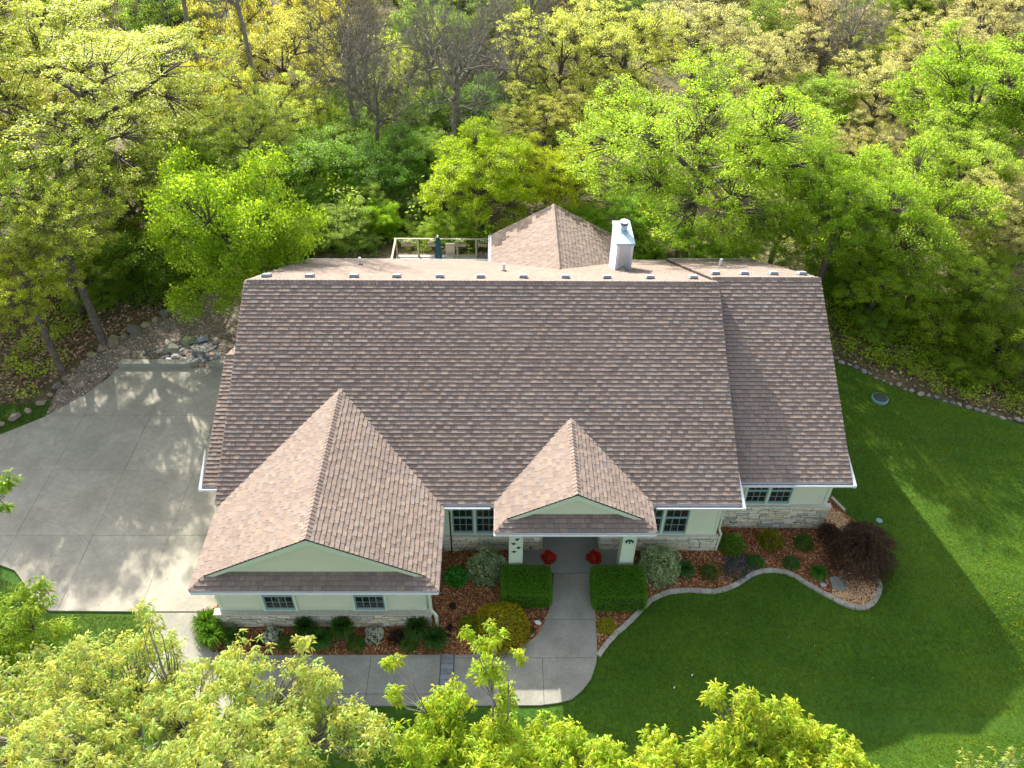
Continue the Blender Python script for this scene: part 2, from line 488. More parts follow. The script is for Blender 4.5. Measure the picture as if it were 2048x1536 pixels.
# ================================================================== HOUSE
house = empty('house', (-.7, 16.6, 0), 'single storey house with a big brown shingle roof and two front gables', 'house')
P = .53
XL, XR, YE, YR, ZE = -8.82, 7.39, 16.24, 23.05, 2.84
PM = .528
ZR = ZE + (YR - YE) * PM
YRE = 30.95
CAMV = CAMPOS
SH = []          # every shingle: (verts, faces, colour, roof part)
PAL = [((0.245, 0.191, 0.162), 5), ((0.231, 0.18, 0.155), 4), ((0.259, 0.202, 0.166), 3), ((0.279, 0.217, 0.168), 1.0), ((0.209, 0.163, 0.143), 1.6), ((0.239, 0.203, 0.182), 1.5), ((0.249, 0.187, 0.156), 1.2), ((0.245, 0.197, 0.17), 4)]
PW = np.array([p[1] for p in PAL]); PW = PW / PW.sum()

def roof_plane(part, o, u, v, polys, deck=True, skip=None, stain=None, exp=.143, tone=1.0):
    """shingle courses on a plane: o origin, u along the eave, v up the slope (unit vectors)"""
    o, u, v = (np.array(q, float) for q in (o, u, v))
    n = np.cross(u, v)
    W = lambda a, b, h: o + a * u + b * v + h * n
    if deck:
        mb = MB()
        for p in polys:
            mb.prism([W(a, b, -.004) for a, b in p], [W(a, b, -.045) for a, b in p])
        mb.build('roof_deck', M_DECKING, part)
    umin = min(a for p in polys for a, b in p); umax = max(a for p in polys for a, b in p)
    vmax = max(b for p in polys for a, b in p); vmin = min(b for p in polys for a, b in p)
    k = 0
    b0 = vmin
    while b0 < vmax - .02:
        a = umin - rng.uniform(0, .2)
        thick = rng.random() < .5
        while a < umax:
            w_ = rng.uniform(.12, .25)
            b1 = min(b0 + exp + .006, vmax)
            t = .028 if thick else .020
            lo = b0 + (0 if thick else .008 * 0) - (.006 if thick else 0)
            rect = [(a + .002, lo), (a + w_ - .002, lo), (a + w_ - .002, b1), (a + .002, b1)]
            if skip is None or not skip(W(a + w_ / 2, b0 + exp / 2, 0)):
                for p in polys:
                    q = clip_convex(rect, p)
                    if len(q) < 3 or area(q) < 4e-4: continue
                    hh = [t + .004 - (t + .001) * (b - lo) / (b1 - lo) for _, b in q]
                    top = [W(x, b, h) for (x, b), h in zip(q, hh)]
                    bot = [W(x, b, -.003) for x, b in q]
                    ci = rng.choice(len(PAL), p=PW)
                    c = np.array(PAL[ci][0]) * rng.uniform(.96, 1.04) * tone * (1.0 if thick else .90)
                    if stain is not None: c = c * stain(top[0])
                    m_ = len(q)
                    F = [tuple(range(m_))] + [(i, i + m_, (i + 1) % m_ + m_, (i + 1) % m_) for i in range(m_)]
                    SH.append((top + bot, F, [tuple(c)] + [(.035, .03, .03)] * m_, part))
            a += w_
            thick = not thick if rng.random() < .75 else thick
        b0 += exp
        k += 1

def unit(x): 
    x = np.array(x, float); return x / np.linalg.norm(x)
VF = unit((0, 1, PM)); VB = unit((0, -1, PM))
LF = (YR - YE) * math.hypot(1, PM); LB = (YRE - YR) * math.hypot(1, PM)
rect_ = lambda a, b: [[(0, 0), (a, 0), (a, b), (0, b)]]
GX, GZ, GL, GR, GZE, GYF, GYE, GW = -5.26, 4.62, -8.73, -1.79, 2.79, 13.5, 13.14, 13.62
PX, PZ, PL_, PR_, PZE, PYF, PYE, PWY = 2.18, 4.16, -.24, 4.60, 2.87, 15.48, 15.12, 15.62
PG = (GZ - GZE) / (GX - GL)
PP = (PZ - PZE) / (PX - PL_)

r_main = empty('main_roof', (-.7, 16.3, ZE), None); r_main.parent = house; r_main.location = tuple(WORLD[r_main.name] - WORLD['house'])
def roof_part(name, loc):
    r = empty(name, loc); r.parent = house; r.location = tuple(np.array(loc) - WORLD['house']); return r
r_wing = roof_part('wing_roof', (9.2, 17.2, ZE)); r_gar = roof_part('garage_gable_roof', (GX, 13.2, ZE))
r_por = roof_part('porch_gable_roof', (PX, 15.2, ZE)); r_sun = roof_part('sunroom_roof', (2.2, 29, 2.2)); r_side = roof_part('side_roof', (-9.1, 17, ZE))

def under(p):
    x, y, z = p
    g = GZ - PG * abs(x - GX)
    if y > GYF and z < g - .06: return True
    g = PZ - PP * abs(x - PX)
    return y > PYF and z < g - .06
roof_plane(r_main, (XL, YE, ZE), (1, 0, 0), VF, rect_(XR - XL, LF), skip=under)
def under_s(p):
    x, y, z = p
    return z < 4.37 - .56 * abs(x - 2.25) - .06
roof_plane(r_main, (XR, YRE, ZR - (YRE - YR) * PM), (-1, 0, 0), VB, rect_(XR - XL, LB), skip=under_s)
# wing
XW, YWE, YWR, ZWE = 11.12, 17.16, 23.62, 2.84
ZWR = ZWE + (YWR - YWE) * PM
YWB = 30.7
roof_plane(r_wing, (XR - .12, YWE, ZWE), (1, 0, 0), VF, rect_(XW - XR + .12, (YWR - YWE) * math.hypot(1, PM)))
roof_plane(r_wing, (XW, YWB, ZWR - (YWB - YWR) * PM), (-1, 0, 0), VB, rect_(XW - XR + .12, (YWB - YWR) * math.hypot(1, PM)))
# gables: left plane u along -y.. build with eave line running in y
def gable(part, cx, cz, gl, gr, ze, yf, ye, pitch, back_y, apex_y, wall_y):
    w_ = cx - gl
    L_ = w_ * math.hypot(1, pitch)
    vL = unit((1, 0, pitch)); vR = unit((-1, 0, pitch))
    cut = yf - ye
    # left side: eave runs from back to front (u = -y) so that the normal points up
    A = [(0, 0), (back_y - yf, 0), (back_y - yf, L_), (back_y - apex_y, L_)]
    B = [(back_y - yf, 0), (back_y - ye, 0), (back_y - yf, cut * math.hypot(1, pitch))]
    roof_plane(part, (gl, back_y, ze), (0, -1, 0), vL, [A, B])
    A = [(yf - ye, 0), (back_y - ye, 0), (apex_y - ye, L_), (yf - ye, L_)]
    B = [(0, 0), (cut, 0), (cut, cut * math.hypot(1, pitch))]
    roof_plane(part, (gr, ye, ze), (0, 1, 0), vR, [A, B])
    # front skirt with hips at both corners
    vS = unit((0, 1, pitch)); hs = (wall_y + .02 - ye)
    sk = [(0, 0), (gr - gl, 0), (gr - gl - hs, hs * math.hypot(1, pitch)), (hs, hs * math.hypot(1, pitch))]
    roof_plane(part, (gl, ye, ze), (1, 0, 0), vS, [sk])
gable(r_gar, GX, GZ, GL, GR, GZE, GYF, GYE, PG, 16.15, 19.61, GW)
gable(r_por, PX, PZ, PL_, PR_, PZE, PYF, PYE, PP, 16.32, 18.75, PWY)
# sunroom: ridge runs back, gable end away from the camera
def stain_s(p):      # old black algae along the far gable edge
    q = math.sin(p[0] * 5.1 + p[1] * 2.7) * .5 + math.sin(p[1] * 7.3 - p[2] * 6) * .4
    e = 32.25 - p[1]
    lim = .95 * (1 - (p[2] - 2.8) / 1.7) + .35 * q if p[0] < 2.25 else .55 + .35 * q
    return rng.uniform(.26, .5) if e < lim * rng.uniform(.8, 1.35) else 1.0
SP = .56; SZ = 4.37; SCX = 2.25; SW = 2.78; SZE = SZ - SP * SW
SYF = 32.25
ymeet = lambda z: YR + (ZR - z) / PM
LS = SW * math.hypot(1, SP)
roof_plane(r_sun, (SCX - SW, SYF, SZE), (0, -1, 0), unit((1, 0, SP)), [[(0, 0), (SYF - ymeet(SZE), 0), (SYF - ymeet(SZ), LS), (0, LS)]], stain=stain_s, exp=.19)
roof_plane(r_sun, (SCX + SW, ymeet(SZE), SZE), (0, 1, 0), unit((-1, 0, SP)), [[(0, 0), (SYF - ymeet(SZE), 0), (SYF - ymeet(SZE), LS), (ymeet(SZ) - ymeet(SZE), LS)]], stain=stain_s, exp=.19)
# small side roof over the garage doors
SDX0, SDX1 = -9.4, -8.80
vS1 = unit((0, 4.3, 1.76)); LS1 = math.hypot(4.3, 1.76)
roof_plane(r_side, (SDX0, 16.98, 2.84), (1, 0, 0), vS1, rect_(SDX1 - SDX0, LS1))
roof_plane(r_side, (SDX1, 25.58, 2.84), (-1, 0, 0), unit((0, -4.3, 1.76)), rect_(SDX1 - SDX0, LS1))

# ridge caps
CAPS = []
def ridge_cap(part, p0, p1, sl, sr, n_obj=False, w_=.15, exp=.14):
    """bent cap pieces along p0 -> p1, sl / sr downhill unit vectors of both sides; each overlaps the one before"""
    p0, p1 = np.array(p0), np.array(p1)
    L = np.linalg.norm(p1 - p0); d = (p1 - p0) / L
    n = int(L / exp)
    joined = MB()
    up = np.array([0, 0, 1.])
    sl, sr = np.array(sl), np.array(sr)
    for k in range(n):
        a = p0 + d * (k * exp); b = p0 + d * ((k + 1.15) * exp)
        h0, h1 = .045, .026
        c = np.array(PAL[rng.choice([0, 1, 4, 7])][0]) * rng.uniform(.9, 1.08)
        V = [a + sl * w_ + up * (h0 - .03), a + up * h0, a + sr * w_ + up * (h0 - .03), b + sl * w_ + up * (h1 - .03), b + up * h1, b + sr * w_ + up * (h1 - .03)]
        dn = np.array([0, 0, -.02])
        V2 = [q + dn for q in V]
        F = [(0, 1, 4, 3), (1, 2, 5, 4), (0, 6, 7, 1), (1, 7, 8, 2), (0, 3, 9, 6), (2, 8, 11, 5)]
        if n_obj: MB().add(V + V2, F, tuple(c)).build('ridge_cap', M_SHINGLE, part)
        else: joined.add(V + V2, F, tuple(c))
    if not n_obj: tag(joined.build('ridge_cap', M_SHINGLE, part), kind='stuff')
dF, dB = -VF, -VB
ridge_cap(r_main, (XR, YR, ZR + .01), (XL, YR, ZR + .01), dF, dB, w_=.16)
ridge_cap(r_wing, (XW, YWR, ZWR + .01), (XR - .1, YWR, ZWR + .01), dF, dB, w_=.16)
ridge_cap(r_gar, (GX, GYF, GZ + .01), (GX, 19.45, GZ + .01), unit((-1, 0, -PG)), unit((1, 0, -PG)), True, w_=.14)
ridge_cap(r_por, (PX, PYF, PZ + .01), (PX, 18.6, PZ + .01), unit((-1, 0, -PP)), unit((1, 0, -PP)), True, w_=.14)
ridge_cap(r_sun, (SCX, SYF, SZ + .01), (SCX, ymeet(SZ) + .1, SZ + .01), unit((-1, 0, -SP)), unit((1, 0, -SP)), w_=.14)
ridge_cap(r_side, (SDX0, 21.28, 4.61), (SDX1 - .05, 21.28, 4.61), -vS1, unit((0, 4.3, -1.76)), w_=.15)

def addc(mb, V, F, cs):
    mb.add(V, F, cs[0])
    mb.c[-len(F):] = cs
    return mb
# hand the shingles out: the 300 nearest as single parts, the rest joined per roof
cent = np.array([np.mean(s[0], axis=0) for s in SH])
order = np.argsort(np.linalg.norm(cent - CAMV, axis=1))
near = set(order[:300].tolist())
joined = {}
for i, (V, F, c, part) in enumerate(SH):
    if i in near: addc(MB(), V, F, c).build('shingle', M_SHINGLE, part)
    else: addc(joined.setdefault(part.name, (part, MB()))[1], V, F, c)
for nme, (part, mb) in joined.items():
    tag(mb.build('shingle_courses', M_SHINGLE, part), kind='stuff')

# ---- walls
wl = MB()
wl.box(-8.5, 1.23, 16.74, 18.4, 0, 2.74)
wl.box(3.2, 7.0, 16.74, 18.4, 0, 2.74)
wl.box(-8.5, 7.0, 18.4, 30.4, 0, 2.2)
wl.prism([(-8.5, y, z) for y, z in ((16.74, 2.75), (30.4, 2.2), (30.4, 2.42), (YR, ZR - .15), (16.74, 2.98))], [(7.0, y, z) for y, z in ((16.74, 2.75), (30.4, 2.2), (30.4, 2.42), (YR, ZR - .15), (16.74, 2.98))])
wl.box(7.0, 10.85, 17.75, 30.2, 0, 2.2)
wl.prism([(7.0, y, z) for y, z in ((17.75, 2.2), (30.2, 2.15), (30.2, 2.2), (YWR, ZWR - .15), (17.75, 3.0))], [(10.85, y, z) for y, z in ((17.75, 2.2), (30.2, 2.15), (30.2, 2.2), (YWR, ZWR - .15), (17.75, 3.0))])
wl.box(-8.45, -2.3, 13.95, 16.74, 0, 2.76)
wl.box(-9.0, -8.5, 17.4, 25.2, 0, 2.7)
wl.box(-.3, 4.8, 30.4, 32.0, 0, 2.6)
wl.build('wall', M_SIDING, house)
sf = MB()   # soffits and fascia
sf.box(XL + .02, 7.36, YE + .02, 16.9, 2.70, 2.745)
sf.box(XL + .02, XR - .02, YE - .005, YE + .02, 2.66, 2.83)
sf.box(XR, XW - .02, YWE + .02, 17.9, 2.70, 2.745)
sf.box(XR, XW - .02, YWE - .005, YWE + .02, 2.66, 2.83)
sf.box(GL + .02, GR - .02, GYE + .02, 16.9, 2.66, 2.70)
sf.box(GL + .02, GR - .02, GYE - .005, GYE + .02, 2.61, 2.775)
sf.box(PL_ + .02, PR_ - .02, PYE + .02, 16.9, 2.74, 2.78)
sf.box(PL_ + .02, PR_ - .02, PYE - .005, PYE + .02, 2.69, 2.855)
sf.build('soffit', M_WHITE, house)
# rake boards of the big roofs
def board(part_, pts, t, m, name='rake_board', parent=house):
    """flat board: polygon pts given a thickness vector t"""
    t = np.array(t)
    mb = MB(); mb.prism([np.array(p) for p in pts], [np.array(p) + t for p in pts])
    return mb.build(name, m, parent)
for (x, yf, zf, yr, zr, yb, zb, t) in ((XL + .01, YE, ZE, YR, ZR, YRE, ZR - (YRE - YR) * PM, .03), (XR - .03, YE, ZE, YR, ZR, YRE, ZR - (YRE - YR) * PM, .03), (XW - .03, YWE, ZWE, YWR, ZWR, YWB, ZWR - (YWB - YWR) * PM, .03), (SDX0 + .01, 16.98, 2.84, 21.28, 4.6, 25.58, 2.84, .03)):
    board(0, [(x, yf, zf - .02), (x, yr, zr - .02), (x, yr, zr - .2), (x, yf, zf - .2)], (t, 0, 0), M_WHITE)
    board(0, [(x, yr, zr - .02), (x, yb, zb - .02), (x, yb, zb - .2), (x, yr, zr - .2)], (t, 0, 0), M_WHITE)

# gable ends: lapped boards and green rake trim
def gable_end(cx, cz, gl, ze, yw, yf, pitch, zb, tail):
    z = zb - .06; e = .15
    top = cz - .16
    while z < top - .03:
        z1 = min(z + e, top)
        hw0 = (top - z) / pitch; hw1 = max((top - z1) / pitch, .02)
        y0, y1 = yw - .016, yw - .003
        mb = MB()
        mb.add([(cx - hw0, y0, z), (cx + hw0, y0, z), (cx + hw1, y1, z1), (cx - hw1, y1, z1), (cx - hw0, yw + .02, z), (cx + hw0, yw + .02, z), (cx + hw1, yw + .02, z1), (cx - hw1, yw + .02, z1)],
               [(0, 1, 2, 3), (0, 4, 5, 1), (7, 6, 5, 4), (2, 6, 7, 3)])
        mb.build('siding_board', M_SIDING, house)
        z = z1
    wdt = .20
    for sgn in (-1, 1):
        a = (cx, yf, cz - .035); b = (cx + sgn * tail, yf, cz - .035 - tail * pitch)
        b2 = (cx + sgn * (tail - .22), yf, cz - .035 - (tail - .22) * pitch - wdt * .62); c_ = (cx, yf, cz - .035 - wdt)
        board(0, [a, b, b2, c_], (0, yw - yf - .02, 0), M_TRIM, 'rake_trim')
gable_end(GX, GZ, GL, GZE, GW, GYF - .014, PG, GZE + (GW - GYE) * PG, GX - GL - .44)
gable_end(PX, PZ, PL_, PZE, PWY, PYF - .014, PP, PZE + (PWY - PYE) * PP, PX - PL_ - .40)

# ---- gutters: swept open trough
def gutter(path, closed=False, out=1, name='gutter', w_=.115, d=.10):
    """path at the eave edge; outward is to the right of travel when out = 1"""
    P_ = [np.array(p, float) for p in path]
    n = len(P_)
    offs = []
    for i in range(n):
        ds = []
        if i > 0: ds.append(unit(P_[i] - P_[i - 1]))
        if i < n - 1: ds.append(unit(P_[i + 1] - P_[i]))
        ns = [np.array([q[1], -q[0], 0]) * out for q in ds]
        if len(ns) == 2:
            m_ = unit(ns[0] + ns[1]); m_ = m_ / max(.3, m_ @ ns[0])
        else: m_ = ns[0]
        offs.append(m_)
    # profile (outward, z): back top, floor back, floor front, lip front, lip top, outer
    prof = [(0, 0), (.012, -.0), (.012, -d * .42), (w_ - .018, -d * .45), (w_ - .018, 0.0), (w_, .004), (w_ + .004, -.02), (w_ - .02, -d), (0, -d)]
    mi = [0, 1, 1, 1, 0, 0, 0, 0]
    mb = MB()
    for i in range(n - 1):
        for k in range(len(prof) - 1):
            q = [P_[i] + offs[i] * prof[k][0] + [0, 0, prof[k][1]], P_[i + 1] + offs[i + 1] * prof[k][0] + [0, 0, prof[k][1]],
                 P_[i + 1] + offs[i + 1] * prof[k + 1][0] + [0, 0, prof[k + 1][1]], P_[i] + offs[i] * prof[k + 1][0] + [0, 0, prof[k + 1][1]]]
            mb.add(q, [(0, 1, 2, 3)], mi=mi[k])
    for i in (0, n - 1):
        mb.add([P_[i] + offs[i] * a + [0, 0, b] for a, b in ((0, 0), (w_, 0), (w_ - .02, -d), (0, -d))], [(0, 1, 2, 3)])
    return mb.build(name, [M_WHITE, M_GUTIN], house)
gz_ = GZE - .03
gutter([(GL - .02, 16.2, gz_), (GL - .02, GYE - .02, gz_), (GR + .02, GYE - .02, gz_), (GR + .02, 16.1, gz_)], out=-1)
gz_ = PZE - .03
gutter([(PL_ - .02, 16.1, gz_), (PL_ - .02, PYE - .02, gz_), (PR_ + .02, PYE - .02, gz_), (PR_ + .02, 16.1, gz_)], out=-1)
gz_ = ZE - .03
gutter([(GR - .18, YE - .02, gz_), (PL_ - .14, YE - .02, gz_)], out=1)
gutter([(PR_ + .14, YE - .02, gz_), (XR + .0, YE - .02, gz_)], out=1)
gutter([(XR + .1, YWE - .02, gz_), (XW + .02, YWE - .02, gz_)], out=1)
gutter([(SDX0 - .02, 16.96, gz_), (-8.86, 16.96, gz_)], out=1)
zb_ = ZR - (YRE - YR) * PM - .03
gutter([(XL, YRE + .02, zb_), (SCX - SW - .15, YRE + .02, zb_)], out=-1)
gutter([(SCX + SW + .15, YRE + .02, zb_), (XR, YRE + .02, zb_)], out=-1)
gutter([(XR, YWB + .02, ZWR - (YWB - YWR) * PM - .03), (XW, YWB + .02, ZWR - (YWB - YWR) * PM - .03)], out=-1)
gutter([(SCX - SW - .02, ymeet(SZE), SZE - .03), (SCX - SW - .02, SYF, SZE - .03)], out=-1)
gutter([(SCX + SW + .02, ymeet(SZE), SZE - .03), (SCX + SW + .02, SYF, SZE - .03)], out=1)
# rakes that end in a short flared white return at the eave
for x0, y0, z0 in ((XR, YE, ZE), (XW, YWE, ZWE), (SDX0 - .11, 16.98, 2.84)):
    s_ = 1
    mb = MB()
    mb.prism([(x0 + .005, y0 - .13, z0 - .03), (x0 + .11, y0 - .13, z0 - .03), (x0 + .10, y0 + .3, z0 + .11), (x0 + .01, y0 + 1.1, z0 + .52), (x0 + .005, y0 + 1.1, z0 + .52)],
             [(x0 + .005, y0 - .13, z0 - .13), (x0 + .11, y0 - .13, z0 - .13), (x0 + .10, y0 + .3, z0 + .01), (x0 + .01, y0 + 1.1, z0 + .42), (x0 + .005, y0 + 1.1, z0 + .42)])
    mb.build('eave_return', M_WHITE, house)

# ---- downspouts
def spout(pts, name='downspout', m=None, w_=.045):
    mb = MB(); mb.tube(pts, w_, 4); return mb.build(name, m or M_TRIM, house)
spout([(-1.93, 13.3, 2.66), (-2.05, 13.6, 2.45), (-2.13, 13.72, 2.3), (-2.13, 13.72, .98), (-1.98, 13.66, .78), (-1.98, 13.66, .18)], w_=.052)
spout([(-1.95, 13.62, .2), (-1.75, 13.5, .12), (-1.55, 13.4, .08)], 'drain_pipe', M_BLACK, .05)
spout([(-8.62, 13.82, .5), (-8.66, 13.8, .12)], 'drain_pipe', M_BLACK, .05)
spout([(-1.86, 16.22, 2.68), (-1.86, 16.35, 2.60), (-1.66, 16.3, 2.58), (-1.6, 16.2, 2.62)], 'gutter_elbow', M_WHITE, .05)
spout([(7.10, 16.70, 2.6), (7.09, 16.68, 1.1), (7.17, 16.62, .9), (7.12, 16.58, .12)], w_=.04)
# rain chain beside the garage corner
mb = MB()
for k in range(26):
    mb.obox((-1.66 + .012 * (k % 2), 16.3, 2.5 - k * .09), (.022, 0, 0), (0, .022, 0), (0, 0, .033))
mb.build('rain_chain', M_BLACK, house)

# ---- roof vents and pipes on the back slope
def on_back(x, y, yr=YR, zr=ZR): return zr - (y - yr) * PM
def vent(x, y, yr, zr):
    z = on_back(x, y, yr, zr)
    d = unit((0, 1, -PM)); n = unit((0, PM, 1)); c0 = np.array((x, y, z)) + n * .05
    mb = MB()
    A = lambda a, b, h: c0 + np.array([a, 0, 0]) + d * b + n * h
    mb.add([A(-.145, -.18, .0), A(.145, -.18, .0), A(.145, .18, .0), A(-.145, .18, .0), A(-.13, -.16, .09), A(.13, -.16, .09), A(.14, .2, .10), A(-.14, .2, .10)],
           [(4, 5, 6, 7), (0, 1, 5, 4), (1, 2, 6, 5), (2, 3, 7, 6), (3, 0, 4, 7), (0, 3, 2, 1)])
    mb.add([A(-.14, -.17, -.05), A(.14, -.17, -.05), A(.14, .17, -.05), A(-.14, .17, -.05), A(-.14, -.17, .0), A(.14, -.17, .0), A(.14, .17, .0), A(-.14, .17, .0)],
           [(0, 1, 5, 4), (1, 2, 6, 5), (2, 3, 7, 6), (3, 0, 4, 7)], mi=1)
    mb.build('roof_vent', [M_VENT, M_DARKMET], house)
for x, y in ((-8.34, 23.95), (-6.82, 23.95), (-5.26, 23.95), (-3.76, 23.95), (-2.23, 23.95), (-.79, 23.98), (.72, 24), (2.21, 24), (3.68, 24), (5.21, 24), (6.75, 24)):
    vent(x, y, YR, ZR)
for x, y in ((7.66, 24.5), (8.70, 24.5), (9.76, 24.5), (10.8, 24.5)): vent(x, y, YWR, ZWR)
for x, y, r in ((-5.92, 28.5, YR), (.03, 26.3, YR), (8.72, 27.5, YWR)):
    z = on_back(x, y, YR, ZR) if r == YR else on_back(x, y, YWR, ZWR)
    b = MB().lathe((x, y, z - .05), [(.05, 0), (.05, .42)], 10).build('vent_pipe', M_WHITE, house)
    MB().lathe((x, y, z - .03), [(.13, 0), (.11, .05), (.058, .1)], 10).build('pipe_boot', M_DARKMET, b)

# ---- chimney
ch = roof_part('chimney', (4.69, 27.5, 4.2))
cx0, cx1, cy0, cy1 = 4.38, 4.99, 26.72, 28.36
zt = 5.66
core = MB().box(cx0 + .015, cx1 - .015, cy0 + .015, cy1 - .015, 3.5, zt); core.build('chimney_core', M_SIDEGRY, ch)
z = 3.6
while z < zt - .01:
    z1 = min(z + .152, zt)
    for side in range(4):
        a, b = [((cx0 + .09, cy0), (cx1 - .09, cy0)), ((cx1, cy0 + .09), (cx1, cy1 - .09)), ((cx1 - .09, cy1), (cx0 + .09, cy1)), ((cx0, cy1 - .09), (cx0, cy0 + .09))][side]
        nx, ny = [(0, -1), (1, 0), (0, 1), (-1, 0)][side]
        zr_ = on_back(0, (a[1] + b[1]) / 2)
        if z1 < min(on_back(0, a[1]), on_back(0, b[1])) : continue
        V = [(a[0] + nx * .008, a[1] + ny * .008, z + .004), (b[0] + nx * .008, b[1] + ny * .008, z + .004), (b[0] - nx * .012, b[1] - ny * .012, z1), (a[0] - nx * .012, a[1] - ny * .012, z1)]
        V += [(p_[0] - nx * .03, p_[1] - ny * .03, p_[2]) for p_ in V]
        MB().add(V, [(0, 1, 2, 3), (0, 4, 5, 1), (1, 5, 6, 2), (3, 7, 4, 0), (2, 6, 7, 3)]).build('siding_board', M_SIDEGRY, ch)
    z = z1
for x_, y_ in ((cx0, cy0), (cx1, cy0), (cx0, cy1), (cx1, cy1)):
    sx = 1 if x_ == cx0 else -1; sy = 1 if y_ == cy0 else -1
    MB().box(min(x_ - sx * .012, x_ + sx * .09), max(x_ - sx * .012, x_ + sx * .09), min(y_ - sy * .012, y_ + sy * .09), max(y_ - sy * .012, y_ + sy * .09), 3.5, zt).build('corner_board', M_WHITE, ch)
mb = MB()
mb.box(cx0 - .05, cx1 + .05, cy0 - .05, cy1 + .05, zt, zt + .10)
cxm, cym = (cx0 + cx1) / 2, (cy0 + cy1) / 2
q = [(cx0 - .045, cy0 - .045, zt + .10), (cx1 + .045, cy0 - .045, zt + .10), (cx1 + .045, cy1 + .045, zt + .10), (cx0 - .045, cy1 + .045, zt + .10), (cxm, cym, zt + .135)]
mb.add(q, [(0, 1, 4), (1, 2, 4), (2, 3, 4), (3, 0, 4)])
mb.build('chimney_cap', M_METAL, ch)
MB().lathe((cxm, cym, zt + .10), [(.21, 0), (.20, .04), (.14, .08)], 20).build('storm_collar', M_METAL, ch, smooth=False)
MB().lathe((cxm, cym, zt + .12), [(.125, 0), (.125, .42)], 20).build('flue_pipe', M_METAL, ch, smooth=True)
MB().lathe((cxm, cym, zt + .44), [(.135, 0), (.155, .01), (.155, .10)], 20).build('flue_band', M_DARKMET, ch)
MB().lathe((cxm, cym, zt + .54), [(.175, 0), (.175, .04), (.08, .055)], 20).build('flue_lid', M_WHITE, ch)
# saddle of shingles on the uphill side of the chimney
zA = on_back(0, cy0) + .28
ap = (cxm, cy0, zA); bk = (cxm, cy0 - .0, 0)
yb_ = YR + (ZR - zA) / PM
saddle = MB()
zc = on_back(0, cy0)
tip = (cxm, yb_, zA + .01)
Lc, Rc = (cx0 - .02, cy0, zc + .02), (cx1 + .02, cy0, zc + .02)
saddle.add([ap, Lc, tip, Rc], [(0, 1, 2), (0, 2, 3), (0, 3, 1)], (.26, .22, .20))
saddle.build('saddle', M_SHINGLE, ch)
for a, b in ((Lc, ap), (ap, Rc)):
    a, b = np.array(a), np.array(b)
    MB().add([a + [0, -.02, 0], b + [0, -.02, 0], b + [0, -.02, .045], a + [0, -.02, .045], a, b, b + [0, 0, .045], a + [0, 0, .045]], [(0, 1, 2, 3), (3, 2, 6, 7), (1, 5, 6, 2)]).build('flashing', M_WHITE, ch)

# ---- siding boards, stone veneer
def lap_wall(x0, x1, y, z0, z1, e=.15, holes=()):
    z = z0
    while z < z1 - .01:
        zz = min(z + e, z1)
        segs = [(x0, x1)]
        for hx0, hx1, hz0, hz1 in holes:
            if hz0 < (z + zz) / 2 < hz1:
                segs = [s for a, b in segs for s in ((a, min(b, hx0)), (max(a, hx1), b)) if s[1] - s[0] > .03]
        for a, b in segs:
            V = [(a, y - .022, z), (b, y - .022, z), (b, y - .004, zz), (a, y - .004, zz), (a, y + .01, z), (b, y + .01, z), (b, y + .01, zz), (a, y + .01, zz)]
            MB().add(V, [(0, 1, 2, 3), (0, 4, 5, 1), (1, 5, 6, 2), (3, 7, 4, 0)]).build('siding_board', M_SIDING, house)
        z = zz
ST = []
SPAL = [(.60, .56, .41), (.54, .51, .38), (.64, .60, .46), (.46, .45, .38), (.56, .47, .30), (.42, .42, .37), (.66, .63, .51)]
def stone_wall(x0, x1, y, z0, z1, holes=()):
    """coursed stone on a wall facing -y, outer face near y"""
    z = z0
    MB().box(x0 + .03, x1 - .03, y + .02, y + .14, z0, z1 - .01).build('mortar_bed', M_MORTAR, house)
    while z < z1 - .03:
        h = min(rng.uniform(.075, .125), z1 - z)
        if z1 - (z + h) < .05: h = z1 - z
        x = x0
        while x < x1 - .02:
            w_ = rng.uniform(.16, .55)
            if x1 - (x + w_) < .12: w_ = x1 - x
            d = rng.uniform(-.022, .014)
            j = lambda a=.01: rng.uniform(-a, a)
            g = .011
            dz = 0
            f = [(x + g + j(), y + d + j(), z + g + j()), (x + w_ - g + j(), y + d + j(), z + g + j()), (x + w_ - g + j(), y + d + j(), z + h - g + j()), (x + g + j(), y + d + j(), z + h - g + j())]
            bk_ = [(x + g, y + .06, z + g), (x + w_ - g, y + .06, z + g), (x + w_ - g, y + .06, z + h - g), (x + g, y + .06, z + h - g)]
            c = np.array(SPAL[rng.integers(len(SPAL))]) * rng.uniform(.85, 1.1)
            ST.append((f + bk_, [(0, 1, 2, 3), (0, 4, 5, 1), (1, 5, 6, 2), (2, 6, 7, 3), (3, 7, 4, 0)], tuple(c)))
            x += w_
        z += h
# garage front
ZSG = .66
stone_wall(-8.66, -2.14, 13.74, 0, ZSG)
mb = MB().box(-8.68, -2.12, 13.72, 13.96, ZSG, ZSG + .06, (.48, .46, .38)); mb.build('stone_ledge', M_STONE, house)
gw = [(-7.20, -6.18, .76, 2.2), (-4.46, -3.46, .76, 2.2)]
lap_wall(-8.42, -2.40, 13.93, ZSG + .14, 2.62, holes=gw)
for a, b in ((-8.52, -8.42), (-2.40, -2.28)):
    MB().box(a, b, 13.895, 13.96, ZSG + .06, 2.66).build('corner_board', M_TRIM, house)
MB().box(-8.42, -2.40, 13.90, 13.95, ZSG + .06, ZSG + .13).build('trim_board', M_TRIM, house)
